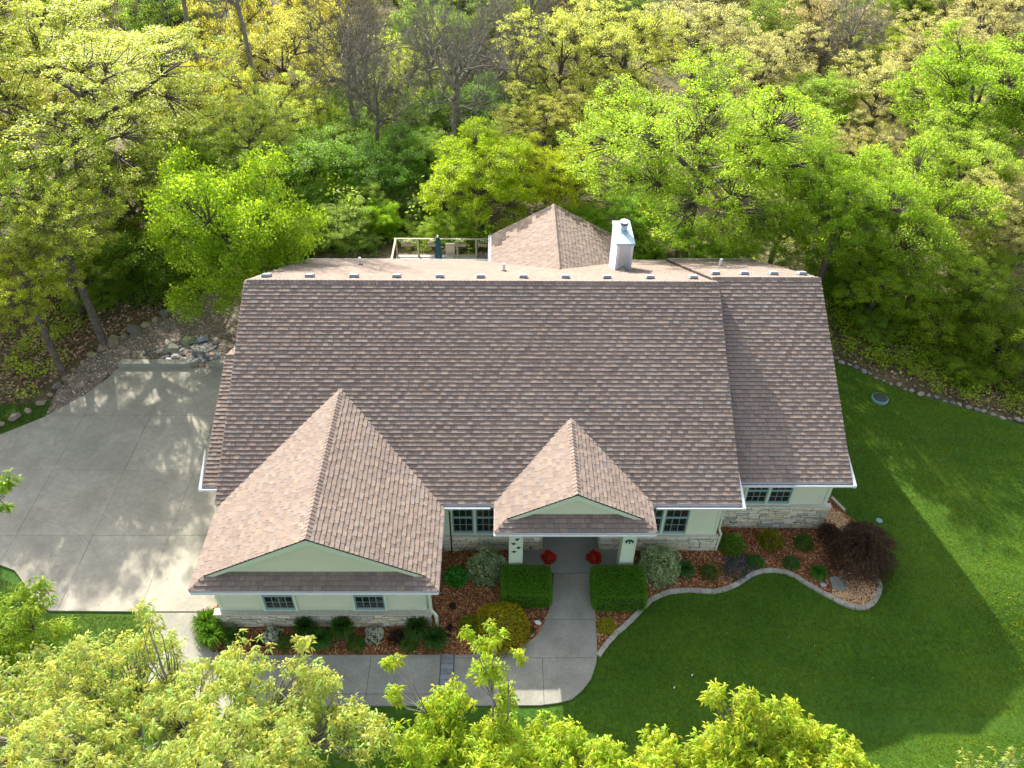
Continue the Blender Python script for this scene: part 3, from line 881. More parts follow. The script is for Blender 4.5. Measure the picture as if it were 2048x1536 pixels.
# main wall, left bay and right bay
ZSM = .74
stone_wall(-1.95, 1.23, 16.60, 0, ZSM)
MB().box(-1.95, 1.25, 16.58, 16.74, ZSM, ZSM + .05, (.6, .57, .47)).build('stone_ledge', M_STONE, house)
stone_wall(3.2, 7.10, 16.60, 0, ZSM)
MB().box(3.18, 7.12, 16.58, 16.74, ZSM, ZSM + .05, (.6, .57, .47)).build('stone_ledge', M_STONE, house)
lap_wall(-2.2, 1.23, 16.73, ZSM + .05, 2.70, holes=[(-1.66, -.16, .8, 2.5)])
lap_wall(3.2, 6.93, 16.73, ZSM + .05, 2.70, holes=[(4.42, 6.06, .8, 2.5)])
MB().box(6.93, 7.03, 16.70, 16.76, ZSM + .05, 2.70).build('corner_board', M_TRIM, house)
MB().box(-2.0, -1.66, 16.70, 16.75, ZSM + .05, 2.70).build('corner_board', M_TRIM, house)
# stone returns of the porch recess, and the front door at its back
stone_wall(1.23 - .0, 1.33, 16.64, 0.12, ZSM)
MB().box(1.23, 3.2, 18.30, 18.40, .12, 2.74).build('entry_wall', M_SIDING, house)
dr = MB().box(1.75, 2.68, 18.25, 18.30, .13, 2.2); dr = dr.build('front_door', mat('door_paint', (.05, .09, .08), .4), house)
MB().lathe((2.58, 18.2, 1.05), [(.03, 0), (.03, .03)], 8).build('handle', M_METAL, dr)
# wing
ZSW = 1.08
stone_wall(7.12, 11.02, 17.60, -.02, ZSW)
MB().box(7.1, 11.05, 17.58, 17.76, ZSW, ZSW + .05, (.6, .57, .47)).build('stone_ledge', M_STONE, house)
lap_wall(7.05, 10.78, 17.74, ZSW + .05, 2.70, holes=[(8.02, 9.70, 1.13, 2.5)])
MB().box(10.78, 10.90, 17.70, 17.77, ZSW + .05, 2.70).build('corner_board', M_TRIM, house)
stc = np.array([np.mean(s[0], axis=0) for s in ST])
nr = set(np.argsort(np.linalg.norm(stc - CAMV, axis=1))[:295].tolist())
rest = MB()
for i, (V, F, c) in enumerate(ST):
    if i in nr: MB().add(V, F, c).build('stone', M_STONE, house)
    else: rest.add(V, F, c)
if rest.v: tag(rest.build('stone_courses', M_STONE, house), kind='stuff')

# ---- windows
def window(x0, x1, y, z0, z1, nx, nz, mull=None, curtain=False, label=None, transom=False):
    fr = MB(); t = .07
    fr.box(x0 - t, x1 + t, y - .03, y + .05, z0 - t * .6, z0); fr.box(x0 - t, x1 + t, y - .03, y + .05, z1, z1 + t)
    fr.box(x0 - t, x0, y - .03, y + .05, z0, z1); fr.box(x1, x1 + t, y - .03, y + .05, z0, z1)
    units = [(x0, x1)] if mull is None else [(x0, mull - .035), (mull + .035, x1)]
    if mull is not None: fr.box(mull - .035, mull + .035, y - .028, y + .05, z0, z1)
    win = fr.build('window', M_TRIM, house)
    if label: win['label'] = label
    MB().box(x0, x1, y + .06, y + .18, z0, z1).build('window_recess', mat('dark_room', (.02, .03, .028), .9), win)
    for a, b in units:
        zs = [(z0, (z0 + z1) / 2), ((z0 + z1) / 2, z1)] if not transom else [(z0, z0 + (z1 - z0) * .78), (z0 + (z1 - z0) * .80, z1)]
        for q0, q1 in zs:
            s = MB(); f = .045
            lowrail = .09 if q0 == z0 else f
            s.box(a, b, y, y + .045, q0, q0 + lowrail); s.box(a, b, y, y + .045, q1 - f, q1); s.box(a, a + f, y, y + .045, q0 + lowrail, q1 - f); s.box(b - f, b, y, y + .045, q0 + lowrail, q1 - f)
            s.build('sash', M_FRAME, win)
            MB().box(a + f, b - f, y + .022, y + .030, q0 + lowrail, q1 - f).build('pane', M_GLASS, win)
            if curtain: MB().box(a + f, b - f, y + .032, y + .05, q0 + lowrail, q1 - f).build('blind', M_CURTAIN, win)
            mm = MB()
            for k in range(1, nx):
                xm = a + f + (b - a - 2 * f) * k / nx
                mm.box(xm - .009, xm + .009, y + .012, y + .024, q0 + lowrail, q1 - f)
            for k in range(1, nz):
                zm = q0 + lowrail + (q1 - f - q0 - lowrail) * k / nz
                mm.box(a + f, b - f, y + .010, y + .022, zm - .009, zm + .009)
            if mm.v: mm.build('muntin', M_MUNTIN, win)
window(-7.12, -6.22, 13.89, .74, 2.14, 4, 2, curtain=True)
window(-4.42, -3.52, 13.89, .74, 2.14, 4, 2, curtain=True)
window(-1.62, -.20, 16.70, .86, 2.42, 3, 2, mull=-.9)
window(4.47, 6.0, 16.70, .86, 2.42, 3, 2, mull=5.2)
window(8.1, 9.6, 17.71, 1.18, 2.42, 3, 2, mull=8.84)

# ---- porch columns
for x0, x1 in ((.21, .63), (3.73, 4.15)):
    c = MB().box(x0, x1, 15.58, 16.0, .0, 2.72); c = c.build('porch_column', M_COLUMN, house)
    for a, b in ((x0 - .008, x0 + .035), (x1 - .035, x1 + .008)):
        MB().box(a, b, 15.568, 15.62, .0, 2.72).build('corner_trim', M_TRIM, c)
for x in (1.28, 2.95):    # hooks of a hanging swing under the porch beam
    MB().tube([(x, 15.5, 2.74), (x, 15.5, 2.58), (x + .03, 15.5, 2.54)], .014, 5).build('hanging_hook', M_BLACK, house)

# ---- things fixed to the house
bird_lbl = ['top one of four black metal birds on the left porch column', 'second black metal bird down on the left porch column, near its left edge', 'third black metal bird down on the left porch column, near its right edge', 'lowest of four black metal birds on the left porch column']
for (x, z, r), lb in zip(((.455, 1.97, .3), (.345, 1.76, -.3), (.50, 1.56, .2), (.36, 1.36, -.15)), bird_lbl):
    y = 15.555; mb = MB()
    S = lambda a, b: (x + math.cos(r) * a - math.sin(r) * b, y, z + math.sin(r) * a + math.cos(r) * b)
    out = [(-.075, .0), (-.02, .02), (.0, .075), (.022, .03), (.06, .02), (.082, .035), (.05, -.012), (.02, -.02), (-.005, -.07), (-.025, -.015)]
    mb.prism([S(a, b) for a, b in out], [(S(a, b)[0], y + .012, S(a, b)[2]) for a, b in out])
    tag(mb.build('bird_ornament', M_BLACK), lb, 'ornament', 'black birds on the porch column')
pq = empty('oval_plaque', (3.94, 15.56, 1.77), 'dark green oval plaque with two white shapes on the right porch column', 'plaque')
ov = [(3.94 + .135 * math.cos(t), 15.556, 1.87 + .105 * math.sin(t)) for t in np.linspace(0, 2 * PI, 24, endpoint=False)]
MB().prism(ov, [(x, 15.567, z) for x, y, z in ov]).build('plaque_face', M_PLAQUE, pq)
for xm, h in ((3.89, .07), (3.985, .06)):
    t_ = [(xm - .035, 1.81), (xm + .035, 1.81), (xm + .012, 1.81 + h), (xm - .004, 1.81 + h)]
    MB().prism([(a, 15.548, b) for a, b in t_], [(a, 15.555, b) for a, b in t_]).build('white_mark', M_PAPER, pq)
# house number stone
ns = empty('number_stone', (-2.72, 13.68, .46), 'pale stone plaque carrying the house number near the garage corner', 'number plaque')
MB().box(-2.98, -2.44, 13.685, 13.72, .48, .64, (.60, .58, .48)).build('plaque_face', M_STONE, ns)
tc = bpy.data.curves.new('digits', 'FONT'); tc.body = '11901'; tc.size = .135; tc.extrude = .004; tc.align_x = 'CENTER'; tc.align_y = 'CENTER'; tc.space_character = 1.25
to = bpy.data.objects.new('digits', tc); COL.objects.link(to); bpy.context.view_layer.update()
dg = bpy.context.evaluated_depsgraph_get(); dme = bpy.data.meshes.new_from_object(to.evaluated_get(dg)); bpy.data.objects.remove(to)
dme.materials.clear(); dme.materials.append(M_BLACK); dme.name = 'digits'
do = bpy.data.objects.new('digits', dme); COL.objects.link(do); do.parent = ns; do.location = (.01, .0, .1); do.rotation_euler = (PI / 2, 0, 0)

# ================================================================== DECK
deck = empty('deck', (-2.9, 32.9, 0), 'raised wooden deck with railing behind the house, left of the sunroom', 'deck')
for k in range(27):
    y = 31.0 + k * .145
    g = rng.uniform(.8, 1.15)
    MB().box(-5.35, -.5, y, y + .137, -.02, .02, (g, g, g)).build('deck_board', mat('deck_board', (.46, .44, .41), .85, attr=True, noise=(6, .8, 1.15)), deck)
MB().box(-5.33, -.52, 31, 34.85, -.25, -.03).build('deck_frame', M_WOOD, deck)
yf = 34.84
for x in (-5.33, -4.25, -3.25, -2.3, -1.35, -.55):
    z0 = float(H(x, yf))
    MB().box(x - .045, x + .045, yf - .045, yf + .045, z0 - .3, 1.0).build('railing_post', M_WOOD, deck)
for y in (31.1, 32.9):
    MB().box(-5.375, -5.285, y - .045, y + .045, float(H(-5.3, y)) - .2, 1.0).build('railing_post', M_WOOD, deck)
M_RAIL = mat('rail_wood', (.42, .37, .29), .8)
MB().box(-5.42, -.5, yf - .045, yf + .045, 1.0, 1.035).build('handrail', M_RAIL, deck)
MB().box(-5.375, -5.285, 31.0, yf - .045, 1.0, 1.035).build('handrail', M_RAIL, deck)
MB().box(-5.33, -.5, yf - .02, yf + .02, .08, .12).build('bottom_rail', M_WOOD, deck)
MB().box(-5.35, -5.31, 31.0, yf, .08, .12).build('bottom_rail', M_WOOD, deck)
for k in range(40):
    x = -5.25 + k * .12
    MB().box(x - .007, x + .007, yf - .007, yf + .007, .12, 1.0).build('baluster', M_BLACK, deck)
for k in range(30):
    y = 31.1 + k * .12
    MB().box(-5.337, -5.323, y - .007, y + .007, .12, 1.0).build('baluster', M_BLACK, deck)

def leaf_quads(cen, size, up=.5, asp=.55, g=rng):
    """diamond leaves at the given centres"""
    n = len(cen)
    nr = g.normal(size=(n, 3)); nr[:, 2] += up * 2.2
    nr /= np.linalg.norm(nr, axis=1)[:, None]
    a = np.cross(nr, g.normal(size=(n, 3))); a /= np.linalg.norm(a, axis=1)[:, None]
    b = np.cross(nr, a)
    s = (size * g.uniform(.7, 1.3, n))[:, None]
    Q = np.stack([cen - a * s * .5, cen + b * s * asp * .5 - nr * s * .06, cen + a * s * .5, cen - b * s * asp * .5 - nr * s * .06], 1)
    return Q
def leaf_cols(n, spread=.25, yel=.12, g=rng):
    v = g.uniform(1 - spread, 1 + spread, n)
    y = g.uniform(-yel, yel, n)
    return np.stack([v * (1 + y), v, v * (1 - y)], 1)

def leafy(name, Q, C, color, parent=None, origin=None, m=None):
    color = tuple(min(.85, c * 1.5) if color[1] < .3 and color[1] > color[0] * 1.2 else c for c in color)
    o = place(name, quads_mesh(name, Q, C, m or M_LEAF, origin), origin, parent)
    o.color = (*color, 1)
    return o

# planter boxes hooked on the railing
for i, (x, lb) in enumerate(((-4.75, 'planter box of white flowers on the deck railing, nearest the far left corner post'), (-3.45, 'planter box on the deck railing just behind the closed umbrella'), (-2.15, 'planter box of white flowers on the deck railing, between the umbrella and the sunroom'), (-.95, 'planter box on the deck railing, right beside the sunroom roof'))):
    p = empty('planter_box', (x, 34.68, .72), lb, 'planter', 'railing planter boxes')
    MB().box(x - .3, x + .3, 34.60, 34.76, .72, .88).build('box', mat('planter_wire', (.32, .24, .19), .8), p)
    g = rng; c = np.array([x, 34.68, .93]) + g.normal(size=(260, 3)) * [.15, .05, .05]
    leafy('foliage', leaf_quads(c, .05), leaf_cols(260), (.16, .25, .06), p, (x, 34.68, .93))
    c = np.array([x, 34.68, .98]) + g.normal(size=(110, 3)) * [.14, .05, .05]
    leafy('blossom', leaf_quads(c, .045, asp=1), leaf_cols(110, .1, 0), (.8, .8, .78), p, (x, 34.68, .98))

# closed umbrella, table and a covered grill on the deck
um = empty('closed_umbrella', (-3.08, 33.0, .02), 'closed navy blue patio umbrella standing up from the deck table', 'umbrella')
MB().lathe((-3.08, 33.0, .02), [(.02, 0), (.02, 2.2)], 8).build('pole', M_METAL, um)
mb = MB(); prof = [(.13, 1.0), (.155, 1.02), (.16, 1.2), (.11, 1.45), (.115, 1.7), (.12, 1.95), (.085, 2.14), (.03, 2.22)]
b0 = len(mb.v)
for r, z in prof:
    for k in range(16):
        t = 2 * PI * k / 16; rr = r * (1 + (.16 if k % 2 else -.08))
        mb.v.append((-3.08 + rr * math.cos(t), 33 + rr * math.sin(t), z + .02))
for i in range(len(prof) - 1):
    for k in range(16):
        mb.f.append((i * 16 + k, i * 16 + (k + 1) % 16, (i + 1) * 16 + (k + 1) % 16, (i + 1) * 16 + k)); mb.c.append((1, 1, 1)); mb.m.append(0)
mb.build('canopy', M_NAVY, um)
MB().lathe((-3.08, 33.0, 2.22), [(.05, 0), (.055, .05), (.03, .09)], 12).build('finial', M_WHITE, um)
tb = empty('patio_table', (-3.05, 33.0, .02), 'long white patio table around the closed umbrella', 'table')
MB().box(-4.0, -2.15, 32.55, 33.3, .70, .74).build('tabletop', M_WHITE, tb)
for x in (-3.9, -2.25):
    for y in (32.62, 33.23): MB().box(x - .03, x + .03, y - .03, y + .03, .02, .70).build('leg', M_WHITE, tb)
pc = empty('patio_chair', (-2.62, 34.2, .02), 'tan patio chair with a tall back behind the umbrella', 'chair')
M_TAN = mat('tan_sling', (.38, .34, .28), .8)
MB().box(-2.84, -2.4, 33.95, 34.4, .42, .46).build('seat', M_TAN, pc)
MB().box(-2.84, -2.4, 34.4, 34.45, .46, 1.02).build('backrest', M_TAN, pc)
for x in (-2.82, -2.42):
    for y in (33.98, 34.4): MB().box(x - .02, x + .02, y - .02, y + .02, .02, .42).build('leg', M_DARKMET, pc)
gl = empty('covered_grill', (-.95, 33.3, .02), 'white covered grill with a dark lid beside the sunroom', 'grill')
MB().box(-1.25, -.62, 33.0, 33.55, .05, .85).build('body', M_WHITE, gl)
MB().prism([(-1.2, 33.05, 1.08), (-.66, 33.05, 1.08), (-.66, 33.45, 1.12), (-1.2, 33.45, 1.12)], [(-1.27, 32.98, .86), (-.6, 32.98, .86), (-.6, 33.57, .86), (-1.27, 33.57, .86)]).build('lid', M_DARKMET, gl)

# ================================================================== EDGING, ROCKS
ed = empty('lawn_edging', (7, 14.9, 0), 'curving row of pale concrete edging blocks between lawn and the right mulch bed', 'edging')
for a, b in zip(EDGE[:-1], EDGE[1:]):
    d = b - a; L = np.linalg.norm(d); d = d / L; n = np.array([-d[1], d[0]])
    c = (a + b) / 2; z = float(H(*c)) + .055 + rng.uniform(-.006, .006)
    tw = rng.uniform(-.02, .02)
    g = rng.uniform(.8, 1.1)
    ax = np.array([*(d * (L / 2 - .006)), 0]) + np.array([*(n * tw * .5), 0])
    V = []
    MB().obox((*c, z - .03), ax, (*(n * .072), 0), (0, 0, .075), (g, g * .98, g * .92)).build('edging_block', mat('edging', (.36, .345, .30), .9, attr=True, noise=(7, .8, 1.15), bump=.3, bscale=60), ed)
e2 = empty('timber_edging', (11.8, 18.6, 0), 'two short wooden edging rails beside the wing corner', 'edging')
for a, b in (((11.45, 19.6), (11.68, 18.98)), ((11.72, 18.9), (12.0, 18.3))):
    a, b = np.array(a), np.array(b); d = (b - a) / 2; n = unit((-d[1], d[0], 0)) * .05
    MB().obox((*((a + b) / 2), .08), (*d, 0), n, (0, 0, .06)).build('rail', M_RAIL, e2)

RPAL = [(.34, .32, .28), (.42, .38, .32), (.28, .28, .27), (.38, .33, .27), (.46, .43, .37), (.24, .25, .26)]
rb = empty('rock_border', (17.5, 24.5, 0), 'long row of small pale fieldstones where the right lawn meets the trees', 'stone border')
line = smooth_line([(13.6, 27.3), (14.6, 26.5), (15.3, 25.9), (16.1, 25.2), (17, 24.6), (17.8, 24.2), (18.8, 23.7), (19.8, 23.15), (20.6, 22.85), (23, 21.8), (26, 20.8)], .30)
for i, p in enumerate(line):
    r = rng.uniform(.08, .15)
    rock_mesh(MB(), (p[0] + rng.uniform(-.05, .05), p[1] + rng.uniform(-.06, .06), float(H(*p)) + r * .4), r, tuple(np.array(RPAL[rng.integers(6)]) * rng.uniform(.55, .8)), i).build('rock', M_ROCK, rb)
lb_ = empty('rock_border', (-16.5, 28, 0), 'line of larger boulders between gravel and leaf litter on the left', 'stone border')
line = smooth_line([(-14.3, 31.6), (-14.9, 30.5), (-15.6, 29.4), (-16.3, 28.5), (-17.0, 27.6), (-17.6, 26.7), (-18.1, 25.2), (-18.4, 23.8), (-19.4, 22.6)], .52)
for i, p in enumerate(line):
    r = rng.uniform(.2, .36) if i < 10 else rng.uniform(.13, .24)
    rock_mesh(MB(), (p[0], p[1], float(H(*p)) + r * .35), r, tuple(np.array(RPAL[rng.integers(6)]) * (.62, .58, .46)), 90 + i).build('rock', M_ROCK, lb_)
rp = empty('rock_pile', (-13.2, 27.1, 0), 'low pile of grey and rust river rocks draining through the kerb gap', 'rock pile')
for i in range(150):
    t = rng.uniform(0, 1)
    cx_ = -13.3 + rng.normal() * .75; cy_ = 27.1 + rng.normal() * .38
    if cy_ < 26.45: cy_ = 26.45 + rng.uniform(0, .2)
    r = rng.uniform(.07, .17) * (1.3 if i < 25 else 1)
    c = [(.16, .17, .18), (.26, .27, .28), (.36, .32, .29), (.33, .23, .18), (.42, .4, .37), (.12, .13, .14)][rng.integers(6)]
    rock_mesh(MB(), (cx_, cy_, float(H(cx_, cy_)) + r * .3), r, c, 300 + i, .5).build('rock', M_ROCK, rp)
for i, (x, y, r, c) in enumerate(((-14.25, 27.2, .33, (.24, .23, .17)), (-13.7, 27.75, .3, (.22, .24, .14)), (-13.15, 27.95, .26, (.30, .33, .35)), (-12.5, 27.8, .2, (.32, .27, .22)))):
    rock_mesh(MB(), (x, y, .1), r, c, 700 + i).build('rock', M_ROCK, rp)

# gravel, mulch chips, fallen leaves and grass: uncountable
def scatter(poly, n, g=rng, avoid=()):
    P_ = np.array(poly); lo, hi = P_.min(0), P_.max(0)
    out = []
    tot = 0
    while tot < n:
        q = g.uniform(lo, hi, (n * 2, 2))
        k = inpoly(poly, q[:, 0], q[:, 1])
        for a in avoid: k &= ~inpoly(a, q[:, 0], q[:, 1])
        q = q[k]; out.append(q); tot += len(q)
    return np.concatenate(out)[:n]
def chips(name, poly, n, size, pal, zoff, label, cat, m=M_CHIP, tilt=.5, asp=.35, lift=.01):
    q = scatter(poly, n)
    c = np.column_stack([q, H(q[:, 0], q[:, 1]) + zoff + rng.uniform(0, lift, n)])
    Q = leaf_quads(c, size, up=1 / tilt, asp=asp)
    col = np.array(pal)[rng.integers(0, len(pal), n)] * rng.uniform(.7, 1.25, (n, 1))
    o = place(name, quads_mesh(name, Q, col, m, (0, 0, 0)), (0, 0, 0))
    return tag(o, label, cat, kind='stuff')
MP = [(.26, .10, .04), (.16, .06, .025), (.36, .18, .08), (.48, .28, .14), (.10, .04, .02), (.30, .12, .045)]
chips('bark_mulch', BEDL, 16000, .085, MP, .055, 'orange brown bark mulch in the left and centre beds', 'mulch', lift=.02)
chips('bark_mulch', BEDR, 16000, .085, MP, .055, 'orange brown bark mulch in the right bed', 'mulch', lift=.02)
BEDTIP = [(10.4, 14.75), (11.28, 14.5), (11.73, 14.62), (12.1, 15.05), (12.5, 16.4), (11.9, 18.2), (11.2, 18.6), (11.2, 16.0)]
chips('pale_mulch', BEDTIP, 4500, .08, [(.50, .34, .19), (.42, .26, .13), (.58, .42, .26)], .07, 'faded tan mulch at the outer tip of the right bed', 'mulch', lift=.02)
mb = MB()
q = scatter(GRAVEL, 5200)
GP = [(.40, .34, .28), (.30, .25, .20), (.22, .19, .16), (.50, .45, .38), (.16, .14, .13), (.36, .27, .21)]
for x, y in q:
    r = rng.uniform(.022, .052)
    z = float(H(x, y)) + .03
    a = rng.uniform(0, PI); ca, sa = math.cos(a) * r, math.sin(a) * r
    mb.add([(x + ca, y + sa, z), (x - sa * .7, y + ca * .7, z), (x - ca, y - sa, z), (x + sa * .7, y - ca * .7, z), (x + ca * .2, y, z + r * .8)], [(0, 1, 4), (1, 2, 4), (2, 3, 4), (3, 0, 4)], tuple(np.array(GP[rng.integers(6)]) * rng.uniform(.8, 1.2)))
tag(mb.build('gravel', M_CHIP), 'brown and tan gravel spread behind the driveway', 'gravel', kind='stuff')
LITTER = [(-13.5, 33.5), (-15, 31), (-16.5, 29), (-18.2, 26), (-19, 24), (-30, 22), (-34, 34), (-14, 38)]
chips('leaf_litter', LITTER, 15000, .15, [(.20, .12, .075), (.28, .18, .12), (.13, .075, .045), (.34, .24, .17)], .03, 'pinkish brown fallen leaves on the left bank under the trees', 'leaf litter', tilt=.8, asp=.6, lift=.06)
LITR = [(13.5, 28), (14.7, 26.7), (17, 25), (20.6, 23), (26, 21.2), (30, 26), (22, 31), (14, 31)]
chips('leaf_litter', LITR, 6000, .13, [(.24, .15, .09), (.32, .22, .14), (.14, .09, .05), (.10, .14, .03)], .03, 'brown leaves and twigs behind the right hand fieldstone border', 'leaf litter', tilt=.8, asp=.6, lift=.05)
FARL = [(-60, 34), (60, 30), (70, 100), (-70, 100)]
chips('leaf_litter', FARL, 16000, .30, [(.13, .10, .05), (.18, .14, .08), (.09, .12, .03), (.12, .17, .03)], .04, 'brown fallen leaves on the woodland floor behind the house', 'leaf litter', tilt=.8, asp=.6, lift=.1)

def grass(name, poly, n, h, label, pal, avoid=()):
    q = scatter(poly, n, avoid=avoid)
    z = H(q[:, 0], q[:, 1]) + .02
    base = np.column_stack([q, z])
    a = rng.uniform(0, 2 * PI, n); w_ = rng.uniform(.006, .012, n)
    d = np.column_stack([np.cos(a), np.sin(a), np.zeros(n)])
    lean = rng.normal(0, .35, (n, 2)) * h
    hh = h * rng.uniform(.5, 1.25, n)
    tip = base + np.column_stack([lean, hh])
    Q = np.stack([base - d * w_[:, None], base + d * w_[:, None], tip], 1)
    # soft mowing stripes and clumps carried by the blades' own colour
    col = np.array(pal)[rng.integers(0, len(pal), n)] * rng.uniform(.75, 1.25, (n, 1))
    band = 1 + .09 * np.sign(np.sin((q[:, 1] + .12 * q[:, 0]) * 2 * PI / 1.1))      # mowing passes lay the blades over in turn
    col = col * np.column_stack([band, band, np.ones(n)])
    o = place(name, quads_mesh(name, Q, col, M_GRASS, (0, 0, 0), 3), (0, 0, 0))
    return tag(o, label, 'grass', kind='stuff')
LP = [(.11, .20, .004), (.075, .165, .003), (.15, .235, .004), (.17, .21, .006)]
LAWNR = [(2.95, 12.7), (2.6, 11.9), (1.2, 11.0), (0.6, 8.5), (1.0, 5.5), (17, 5.5), (19, 14), (20.4, 22.5), (18.8, 23.5), (17, 24.4), (15.3, 25.7), (13.2, 27.4), (11.3, 28.3), (11.15, 18.9), (11.7, 18.9), (12.55, 17.5), (12.65, 16.2)] + [tuple(p + np.array((.02, -.08))) for p in EDGE[::-1]]
grass('lawn_grass', LAWNR, 190000, .055, 'deep green mown grass covering the right and front lawn', LP)
LAWNF = [(.6, 8.5), (1.1, 11.0), (-9.2, 11.0), (-10, 10), (-14, 5), (1, 5.5)]
grass('lawn_grass', LAWNF, 40000, .055, 'mown grass between the front walkway and the foreground trees', LP)
LAWNL = [(-10.95, 14.15), (-14.1, 14.2), (-15.5, 15.3), (-17, 15.8), (-19, 12), (-14, 8), (-10, 10.2), (-10.2, 11.2), (-10.6, 12.8)]
grass('lawn_grass', LAWNL, 40000, .055, 'patch of grass between the driveway end and the left foreground tree', [(.10, .14, .03), (.075, .15, .018), (.14, .15, .05)])
LAWNU = [(-18.0, 22.95), (-19.4, 22.1), (-22, 20.4), (-26, 21), (-22, 23.8), (-18.3, 23.9)]
grass('lawn_grass', LAWNU, 12000, .06, 'small strip of grass beyond the far left driveway edge', [(.085, .12, .025), (.06, .11, .015)])

chips('fallen_leaves', LAWNR, 160, .055, [(.20, .18, .06), (.14, .12, .05), (.12, .08, .04)], .075, 'few scattered dry leaves and bud scales on the right lawn', 'leaves', tilt=.5, asp=.5)
chips('fallen_leaves', DRIVE, 260, .06, [(.22, .17, .09), (.30, .26, .14), (.14, .11, .07)], .085, 'few scattered dry leaves and bud scales on the driveway', 'leaves', tilt=.5, asp=.5)
# ================================================================== GARDEN PLANTS
def dome(n, r, h, shell=.55, g=rng, lump=.12):
    u = g.normal(size=(n, 3)); u /= np.linalg.norm(u, axis=1)[:, None]; u[:, 2] = np.abs(u[:, 2]) * 1.0 - .12
    k = (shell + (1 - shell) * g.uniform(0, 1, n)) ** .6
    ph = g.uniform(0, 6, 3)
    k = k * (1 + lump * np.sin(u[:, 0] * 5 + ph[0]) * np.sin(u[:, 1] * 5 + ph[1]) + lump * .6 * np.sin(u[:, 2] * 9 + u[:, 0] * 8 + ph[2]))
    return u * k[:, None] * [r, r, h]
def shrub(name, x, y, r, h, n, size, color, label, cat='shrub', tips=None, asp=.5, lump=.12, group=None, shell=.5, spread=.28, twig=None):
    z = float(H(x, y)) + .04
    t = empty(name, (x, y, z), label, cat, group)
    c = dome(n, r, h, shell, lump=lump) + [x, y, z + h * .12]
    leafy('foliage', leaf_quads(c, size, .45, asp), leaf_cols(n, spread), color, t, (x, y, z))
    if tips:
        k = int(n * tips[1])
        c = dome(k, r * 1.03, h * 1.04, .85, lump=lump) + [x, y, z + h * .12]
        tag(leafy('new_growth', leaf_quads(c, size, .6, asp), leaf_cols(k, .2), tips[0], t, (x, y, z)), kind='stuff')
    mb = MB()
    for k in range(9 if twig is None else twig):
        a = rng.uniform(0, 2 * PI); e = rng.uniform(.3, .85)
        p = (x + math.cos(a) * r * e, y + math.sin(a) * r * e, z + h * rng.uniform(.6, .95))
        mb.tube([(x + math.cos(a) * .04, y + math.sin(a) * .04, z - .03), ((x + p[0]) / 2 + math.cos(a) * .05, (y + p[1]) / 2, z + h * .4), p], [.018, .012, .004], 4, cap=False)
    mb.build('stem', M_BARK, t)
    return t
def blades(name, x, y, r, h, n, w_, color, label, cat='ornamental grass', droop=.7, group=None):
    z = float(H(x, y)) + .04
    t = empty(name, (x, y, z), label, cat, group)
    a = rng.uniform(0, 2 * PI, n); out = rng.uniform(.25, 1.0, n) * r; hh = h * rng.uniform(.6, 1.1, n)
    b = np.column_stack([np.cos(a), np.sin(a), np.zeros(n)])
    sd = np.column_stack([-np.sin(a), np.cos(a), np.zeros(n)]) * (w_ * rng.uniform(.6, 1.2, n))[:, None]
    o0 = np.array([x, y, z]) + b * rng.uniform(0, .16, (n, 1)) * r
    p1 = o0 + b * (out * .30)[:, None] + np.array([0, 0, 1]) * (hh * .75)[:, None]
    p2 = o0 + b * (out * .68)[:, None] + np.array([0, 0, 1]) * (hh * 1.0)[:, None]
    p3 = o0 + b * out[:, None] + np.array([0, 0, 1]) * (hh * (1.0 - droop * rng.uniform(.3, 1, n)))[:, None]
    Q = np.concatenate([np.stack([o0 - sd * .6, o0 + sd * .6, p1 + sd, p1 - sd], 1), np.stack([p1 - sd, p1 + sd, p2 + sd * .8, p2 - sd * .8], 1), np.stack([p2 - sd * .8, p2 + sd * .8, p3 + sd * .1, p3 - sd * .1], 1)])
    C = np.tile(leaf_cols(n, .35, .15), (3, 1))
    leafy('blades', Q, C, color, t, (x, y, z))
    c = dome(60, r * .25, h * .2) + [x, y, z]
    leafy('crown', leaf_quads(c, .06), leaf_cols(60), color, t, (x, y, z))
    return t
def hedge(x0, x1, y0, y1, h, label):
    z = float(H((x0 + x1) / 2, y0)) + .04
    t = empty('clipped_hedge', ((x0 + x1) / 2, (y0 + y1) / 2, z), label, 'hedge')
    core = MB(); core.prism([(x0 + .1, y0 + .1, z + h - .1), (x1 - .1, y0 + .1, z + h - .1), (x1 - .1, y1 - .1, z + h - .1), (x0 + .1, y1 - .1, z + h - .1)], [(x0 + .1, y0 + .1, z), (x1 - .1, y0 + .1, z), (x1 - .1, y1 - .1, z), (x0 + .1, y1 - .1, z)])
    core.build('inner_twigs', mat('hedge_core', (.02, .035, .008), .95), t)
    n = 20000
    L, W_, = x1 - x0, y1 - y0
    u = rng.uniform(-1, 1, (n, 3)); u[:, 2] = rng.uniform(-1, 1, n)
    ax = rng.choice(5, n, p=[.13, .13, .13, .13, .48])
    for k, (i, s) in enumerate(((0, 1), (0, -1), (1, 1), (1, -1), (2, 1))): u[ax == k, i] = s * rng.uniform(.9, 1.0, (ax == k).sum())
    # superellipse rounding of the corners
    nr = (np.abs(u) ** 7).sum(1) ** (1 / 7)
    u = u / np.maximum(nr, 1)[:, None]
    wob = 1 + .02 * np.sin(u[:, 0] * 6 + x0) * np.sin(u[:, 1] * 5) + .012 * np.sin(u[:, 0] * 17 + u[:, 1] * 13)
    c = np.column_stack([(x0 + x1) / 2 + u[:, 0] * L / 2 * wob, (y0 + y1) / 2 + u[:, 1] * W_ / 2, z + h / 2 + u[:, 2] * h / 2 * wob])
    c += rng.normal(0, .012, (n, 3))
    leafy('foliage', leaf_quads(c, .042, .35, .5), leaf_cols(n, .4, .1), (.10, .235, .015), t, ((x0 + x1) / 2, (y0 + y1) / 2, z))
